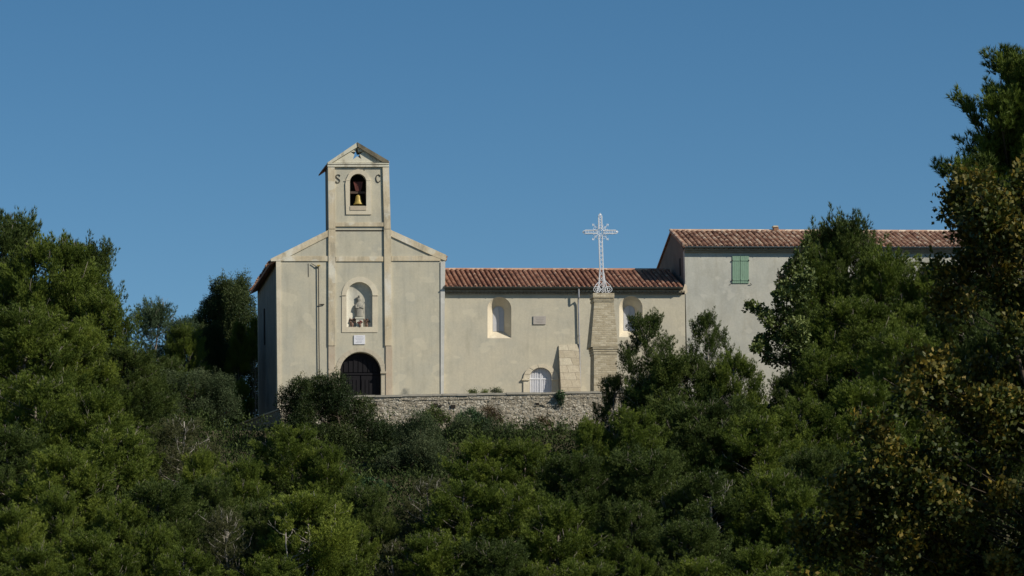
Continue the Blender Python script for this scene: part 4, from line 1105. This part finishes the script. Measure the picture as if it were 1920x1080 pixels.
# behind and beside the chapel
tree('u', 293, 543, 155, 'loose bluish grey pine against the sky behind the left group', Y=14)
tree('u', 345, 580, 115, 'small bluish pine top left of the dark round tree', Y=12)
tree('k', 436, 506, 165, 'dark dense round evergreen against the sky left of the chapel', Y=20, name='evergreen_tree', cat='evergreen', group='evergreens left of the chapel')
tree('k', 405, 545, 110, 'dark evergreen bulging left from behind the round one', Y=21, name='evergreen_tree', cat='evergreen', group='evergreens left of the chapel')
tree('k', 395, 600, 90, 'dark evergreen in the shade under the round one', Y=10, name='evergreen_tree', cat='evergreen', group='evergreens left of the chapel')
tree('b', 446, 598, 50, 'narrow light green conifer in front of the dark round evergreen', Y=9)
tree('b', 478, 592, 40, 'narrow conifer hugging the shaded side wall of the chapel', Y=15.5)
tree('b', 452, 705, 60, 'small dark conifer beside the shaded chapel wall', Y=7)
tree('d', 300, 660, 130, 'dark pine behind the grey bush left of the chapel', Y=0)
tree('a', 345, 600, 90, 'green pine between the loose bluish one and the dark evergreen', Y=4)

# trees and bushes shaped lobe by lobe
def lobed(name, label, cat, lobes_px, Y, kind, fmat, bmat, seed, tr_px=None, r=.12, depth=.8, group=None, dens=1.0, gz=None, ysc=1.0):
    rn = random.Random(seed); k = (Y - CAM.y) / (0 - CAM.y); L = []
    for px, py, rp in lobes_px:
        q = P(px, py, Y); rr = rp / 30 * k
        L.append((q.x, Y + rn.uniform(-1, 1) * depth, q.z, rr, rr * ysc, rr * rn.uniform(.9, 1.1)))
    bx = P(tr_px if tr_px else lobes_px[0][0], 700, Y).x; gz = ground(bx, Y) if gz is None else gz
    o = thing(name, label, cat, (bx, Y, gz), group)
    Ll = [(a - bx, b_ - Y, c - gz, d, e, f) for a, b_, c, d, e, f in L]
    cm = foliage(Ll, kind, seed, 'crown' if 'tree' in name else 'foliage', fmat, dens)
    c = bpy.data.objects.new('crown' if 'tree' in name else 'foliage', cm); C.objects.link(c); c.parent = o
    topz = max(l[2] for l in Ll)
    tb = woody(Ll, (0, 0, -.3), (np.mean([l[0] for l in Ll]), 0, topz * .9), r, seed, .2 if kind == 'autumn' else .35)
    me = bpy.data.meshes.new('trunk'); me.from_pydata([tuple(v) for v in tb.v], [], tb.f); me.materials.append(bmat); me.shade_smooth()
    t = bpy.data.objects.new('trunk' if 'tree' in name else 'stems', me); C.objects.link(t); t.parent = o
    return o
def fill(poly, rp, n, seed):
    """lobe centres inside a pixel polygon"""
    rn = random.Random(seed); out = []; xs_ = [p[0] for p in poly]; ys_ = [p[1] for p in poly]
    def inside(x, y):
        c = False; j = len(poly) - 1
        for i in range(len(poly)):
            if (poly[i][1] > y) != (poly[j][1] > y) and x < (poly[j][0] - poly[i][0]) * (y - poly[i][1]) / (poly[j][1] - poly[i][1]) + poly[i][0]: c = not c
            j = i
        return c
    tries = 0
    while len(out) < n and tries < 20000:
        tries += 1; x = rn.uniform(min(xs_), max(xs_)); y = rn.uniform(min(ys_), max(ys_))
        if inside(x, y) and all((x - a) ** 2 + (y - b_) ** 2 > (rp * .55) ** 2 for a, b_, _ in out): out.append((x, y, rp * rn.uniform(.75, 1.2)))
    return out
lobed('broadleaf_tree', 'broadleaf tree with large pale leaves in front of the grey house wall', 'tree',
      [(1425, 585, 13), (1437, 600, 12), (1410, 575, 8), (1452, 610, 15), (1470, 590, 18), (1482, 520, 16), (1478, 545, 18), (1495, 560, 20), (1500, 490, 14), (1490, 500, 12), (1505, 530, 18), (1462, 560, 14), (1450, 635, 16), (1430, 650, 13), (1412, 655, 9),
       (1470, 640, 20), (1440, 670, 12), (1490, 620, 20), (1465, 680, 12), (1500, 660, 20), (1425, 640, 9), (1507, 462, 9), (1466, 540, 10), (1402, 578, 5)], -17, 'fig', F_FIG, BARKD, 41, tr_px=1500, dens=1.5)
lobed('dark_bush', 'big dark rounded bush in front of the portal and terrace wall', 'bush',
      fill([(530, 735), (560, 722), (600, 718), (640, 728), (680, 755), (715, 780), (740, 810), (725, 860), (650, 880), (600, 850), (545, 800)], 24, 34, 4), -14.0, 'dark', F_DARK, BARKD, 42, tr_px=640, depth=1.0)
lobed('grey_bush', 'large grey green bush left of the chapel, above the thin pine', 'bush',
      fill([(285, 715), (330, 695), (380, 705), (420, 720), (435, 770), (420, 800), (330, 800), (290, 770)], 22, 18, 5), -4.0, 'olive', F_OLIVE, BARKD, 43, tr_px=360)
lobed('grey_bush', 'grey green bush below the middle of the terrace wall beside the dark bush', 'bush',
      fill([(745, 815), (790, 800), (830, 815), (830, 870), (815, 940), (760, 950), (710, 900), (700, 870)], 23, 26, 6), -18, 'olive', F_OLIVE, BARKD, 44, tr_px=770)
lobed('grey_bush', 'low grey green bush at the foot of the terrace wall right of the dark bush', 'bush',
      fill([(835, 815), (860, 796), (930, 795), (985, 800), (1060, 802), (1100, 800), (1105, 825), (990, 835), (940, 845), (850, 850)], 13, 34, 7), -10.8, 'olive', F_OLIVE, BARKD, 45, tr_px=900)
lobed('green_shrub', 'round green shrub growing against the left part of the terrace wall', 'shrub', [(812, 775, 10), (822, 778, 9), (803, 782, 10), (835, 790, 9), (815, 792, 11), (795, 800, 11)], -10.2, 'dark', F_FIG, BARKD, 46, r=.04, depth=.2)
lobed('green_shrub', 'leafy green shrub beside the brown one at the terrace wall', 'shrub', [(870, 785, 10), (884, 778, 11), (897, 785, 11), (860, 795, 11), (885, 798, 13), (906, 796, 11)], -10.2, 'dark', F_GLOSS, BARKD, 47, r=.04, depth=.2)
lobed('brown_shrub', 'rusty brown shrub against the middle of the terrace wall', 'shrub', [(912, 772, 8), (922, 775, 11), (932, 784, 10), (918, 788, 11), (938, 792, 6)], -10.0, 'olive', F_BROWN, BARKD, 48, r=.04, depth=.2)
lobed('brown_shrub', 'small brown dry shrub low at the right part of the terrace wall', 'shrub', [(1012, 792, 8), (1022, 795, 8), (1030, 798, 6)], -10.0, 'olive', F_BROWN, BARKD, 49, r=.03, depth=.2)
lobed('glossy_bush', 'bush with glossy dark green leaves in the lower centre', 'bush',
      fill([(615, 905), (660, 900), (720, 915), (755, 945), (760, 965), (700, 985), (650, 970), (612, 940)], 17, 18, 8), -21, 'gloss', F_GLOSS, BARKD, 50, tr_px=690, gz=None)
lobed('wall_plant', 'small dark green plant hanging from the right part of the terrace wall', 'plant', [(1050, 741, 5), (1054, 744, 4), (1047, 746, 4), (1052, 752, 3.2), (1053, 759, 1.8)], -9.35, 'dark', F_GLOSS, BARKD, 51, r=.015, depth=.05, dens=1.6, gz=-1.0)
for x, y, r_, lab, mt in ((886, 737.5, 4, 'leftmost low weed on top of the terrace wall', F_FIG), (909, 738.5, 3.5, 'middle one of three weeds on top of the terrace wall', F_FIG), (930, 736, 6, 'widest weed tuft on top of the terrace wall, yellowish', F_OLIVE)):
    lobed('wall_weed', lab, 'weed', [(x - r_, y, r_ * .7), (x, y - .8, r_ * .7), (x + r_, y, r_ * .7)], -8.8, 'olive', mt, BARKD, 52 + int(r_), r=.01, depth=.1, dens=1.2, gz=0.1, group='weeds on the terrace wall')
# foreground: autumn broadleaf tree and the big pine behind it
YF = -128
pol = [(1795, 345), (1850, 345), (1930, 330), (2050, 350), (2150, 600), (2150, 1150), (1480, 1150), (1520, 1020), (1555, 930), (1600, 860), (1610, 800), (1690, 740), (1700, 700), (1780, 690), (1850, 640), (1860, 570), (1800, 560), (1775, 600), (1755, 590), (1740, 520), (1765, 480), (1790, 440), (1780, 380)]
fa = [(a + (28 if b_ < 690 else 12), b_, c_) for a, b_, c_ in fill(pol, 34, 120, 9)] + [(1808, 365, 12), (1825, 400, 17), (1768, 495, 11), (1780, 515, 12), (1797, 545, 13), (1795, 580, 9), (1715, 690, 11), (1722, 710, 12), (1695, 735, 9), (1590, 950, 12), (1595, 985, 12), (1860, 370, 25), (1850, 470, 34), (1895, 500, 36), (1870, 545, 30), (1905, 570, 36), (1840, 425, 28), (1915, 440, 36), (1825, 505, 24)]
o = lobed('autumn_tree', 'dark foreground tree with yellow and brown leaves at the right edge', 'tree', fa, YF, 'autumn', F_AUT, BARKD, 61, tr_px=2150, r=.16, depth=1.6, dens=4.2)
YB = -108
pp = [(1895, 118, 22), (1925, 130, 26), (1890, 150, 16), (1905, 175, 26), (1940, 190, 40), (1835, 190, 14), (1845, 215, 17), (1830, 230, 13), (1868, 215, 15), (1885, 225, 24), (1860, 250, 20), (1920, 250, 36), (1835, 270, 12), (1850, 290, 17), (1880, 290, 28), (1930, 320, 40),
      (1778, 320, 13), (1788, 338, 14), (1812, 330, 12), (1800, 352, 15), (1830, 335, 15), (1840, 360, 22), (1870, 345, 26), (1900, 390, 36), (1960, 400, 50), (1850, 410, 26), (1890, 450, 36), (1950, 500, 50), (1990, 250, 60), (2000, 120, 50), (2040, 350, 60), (2010, 600, 70), (1850, 480, 24), (1905, 215, 30), (1890, 275, 30), (1905, 300, 36), (1870, 310, 24), (1860, 330, 22), (1890, 350, 34), (1925, 360, 40), (1865, 385, 30), (1825, 375, 18), (1880, 420, 36), (1925, 440, 44), (1895, 190, 26), (1920, 165, 30), (1875, 260, 22), (1810, 345, 15), (1795, 330, 11)]
lobed('pine_tree', 'big foreground pine rising highest at the right edge', 'pine tree', pp, YB, 'pine', F_PINE, BARKD, 62, tr_px=2060, r=.22, depth=1.2, dens=3.2, group='pine trees on the hillside')
# added unseen pines outside the frame, shading the autumn tree from the right
q = P(1900, 700, YF)
for i, (dx, dy, zt_, wd, lab) in enumerate(((10.6, -7, -5.2, 9, 'added unseen pine outside the right edge, shading the autumn tree'), (18, -10, -2.6, 9, 'second added unseen shading pine outside the right edge, farther out'))):
    cm, tm = PROTO['d']; gz = ground(q.x + dx, YF + dy); h = zt_ - gz
    o = thing('pine_tree', lab, 'pine tree', (q.x + dx, YF + dy, gz), 'pine trees on the hillside')
    c = bpy.data.objects.new('crown', cm); C.objects.link(c); c.parent = o; c.scale = (wd / 5.6, wd / 5.6, 1.6); c.location = (0, 0, h - 9.25 * 1.6)
    t = bpy.data.objects.new('trunk', tm); C.objects.link(t); t.parent = o; t.scale = (1.4, 1.4, h / 9.25)

# bare snags between the pines
def snag(px, top, Y, label, seed, h):
    q = P(px, top, Y); gz = ground(q.x, Y); rn_ = random.Random(seed); hh = q.z - gz
    o = thing('bare_tree', label, 'dead tree', (q.x, Y, gz), 'bare pale trees on the slope')
    L = [(rn_.uniform(-1.3, 1.3), rn_.uniform(-.9, .9), hh * rn_.uniform(.45, 1.0), .35, .35, .4) for _ in range(16)]
    B = woody(L, (0, 0, -.4), (rn_.uniform(-.4, .4), 0, hh), .11, seed, .42, .15)
    me = bpy.data.meshes.new('trunk'); me.from_pydata([tuple(v) for v in B.v], [], B.f); me.materials.append(BARKP); me.shade_smooth()
    t = bpy.data.objects.new('trunk', me); C.objects.link(t); t.parent = o
snag(428, 965, -41, 'bare pale tree among the pines at the bottom, left of centre', 5, 6)
snag(1255, 905, -36, 'bare pale tree in the dark hollow right of the middle', 6, 6)
snag(1590, 880, -34, 'bare grey tree beside the left edge of the autumn tree', 7, 6)
snag(548, 985, -45, 'bare pale tree standing before the pines in the lower centre', 8, 6)

# undergrowth on the slope
rn = np.random.default_rng(5); NP = 80000
ux = rn.uniform(-38, 42, NP); uy = rn.uniform(-52, -9.9, NP); ux[:14000] = rn.uniform(-36, -19.5, 14000); uy[:14000] = rn.uniform(-9.5, 12, 14000)
uz = np.array([ground(a, b_) for a, b_ in zip(ux, uy)]) + rn.random(NP) ** 1.5 * (.5 + .9 * np.abs(np.sin(ux * .9 + np.sin(uy)) * np.sin(uy * .8)))
v, t = leaves(np.stack([ux, uy, uz], 1), np.tile(np.array([[0, -.2, 1.0]]), (NP, 1)), rn.normal(.4, .18, NP), 6, .22, .08, .8, rn, .18)
me = fol_mesh('undergrowth', v, 4, t, fol('scrub_leaves', (0.022, 0.038, 0.010), (0.045, 0.068, 0.018), (0.09, 0.115, 0.036), spec=0.1)); o = bpy.data.objects.new('undergrowth', me); C.objects.link(o)
tag(o, 'low scrub and undergrowth covering the slope between the pines', 'undergrowth', kind='stuff')
NP = 700; gq = P(705, 1022, -33)
v, t = needles(np.stack([rn.normal(gq.x, .6, NP), rn.normal(-33, .6, NP), rn.normal(gq.z - .2, .12, NP)], 1), np.tile(np.array([[0, 0, 1.0]]), (NP, 1)), rn.normal(.7, .15, NP), 5, .4, .02, .35, rn)
me = fol_mesh('dry_grass', v, 3, t, fol('dry_grass_blades', (0.13, 0.09, 0.05), (0.2, 0.15, 0.09), (0.28, 0.22, 0.13))); o = bpy.data.objects.new('dry_grass', me); C.objects.link(o)
tag(o, 'patch of dry brown grass near the bottom centre', 'grass', kind='stuff')
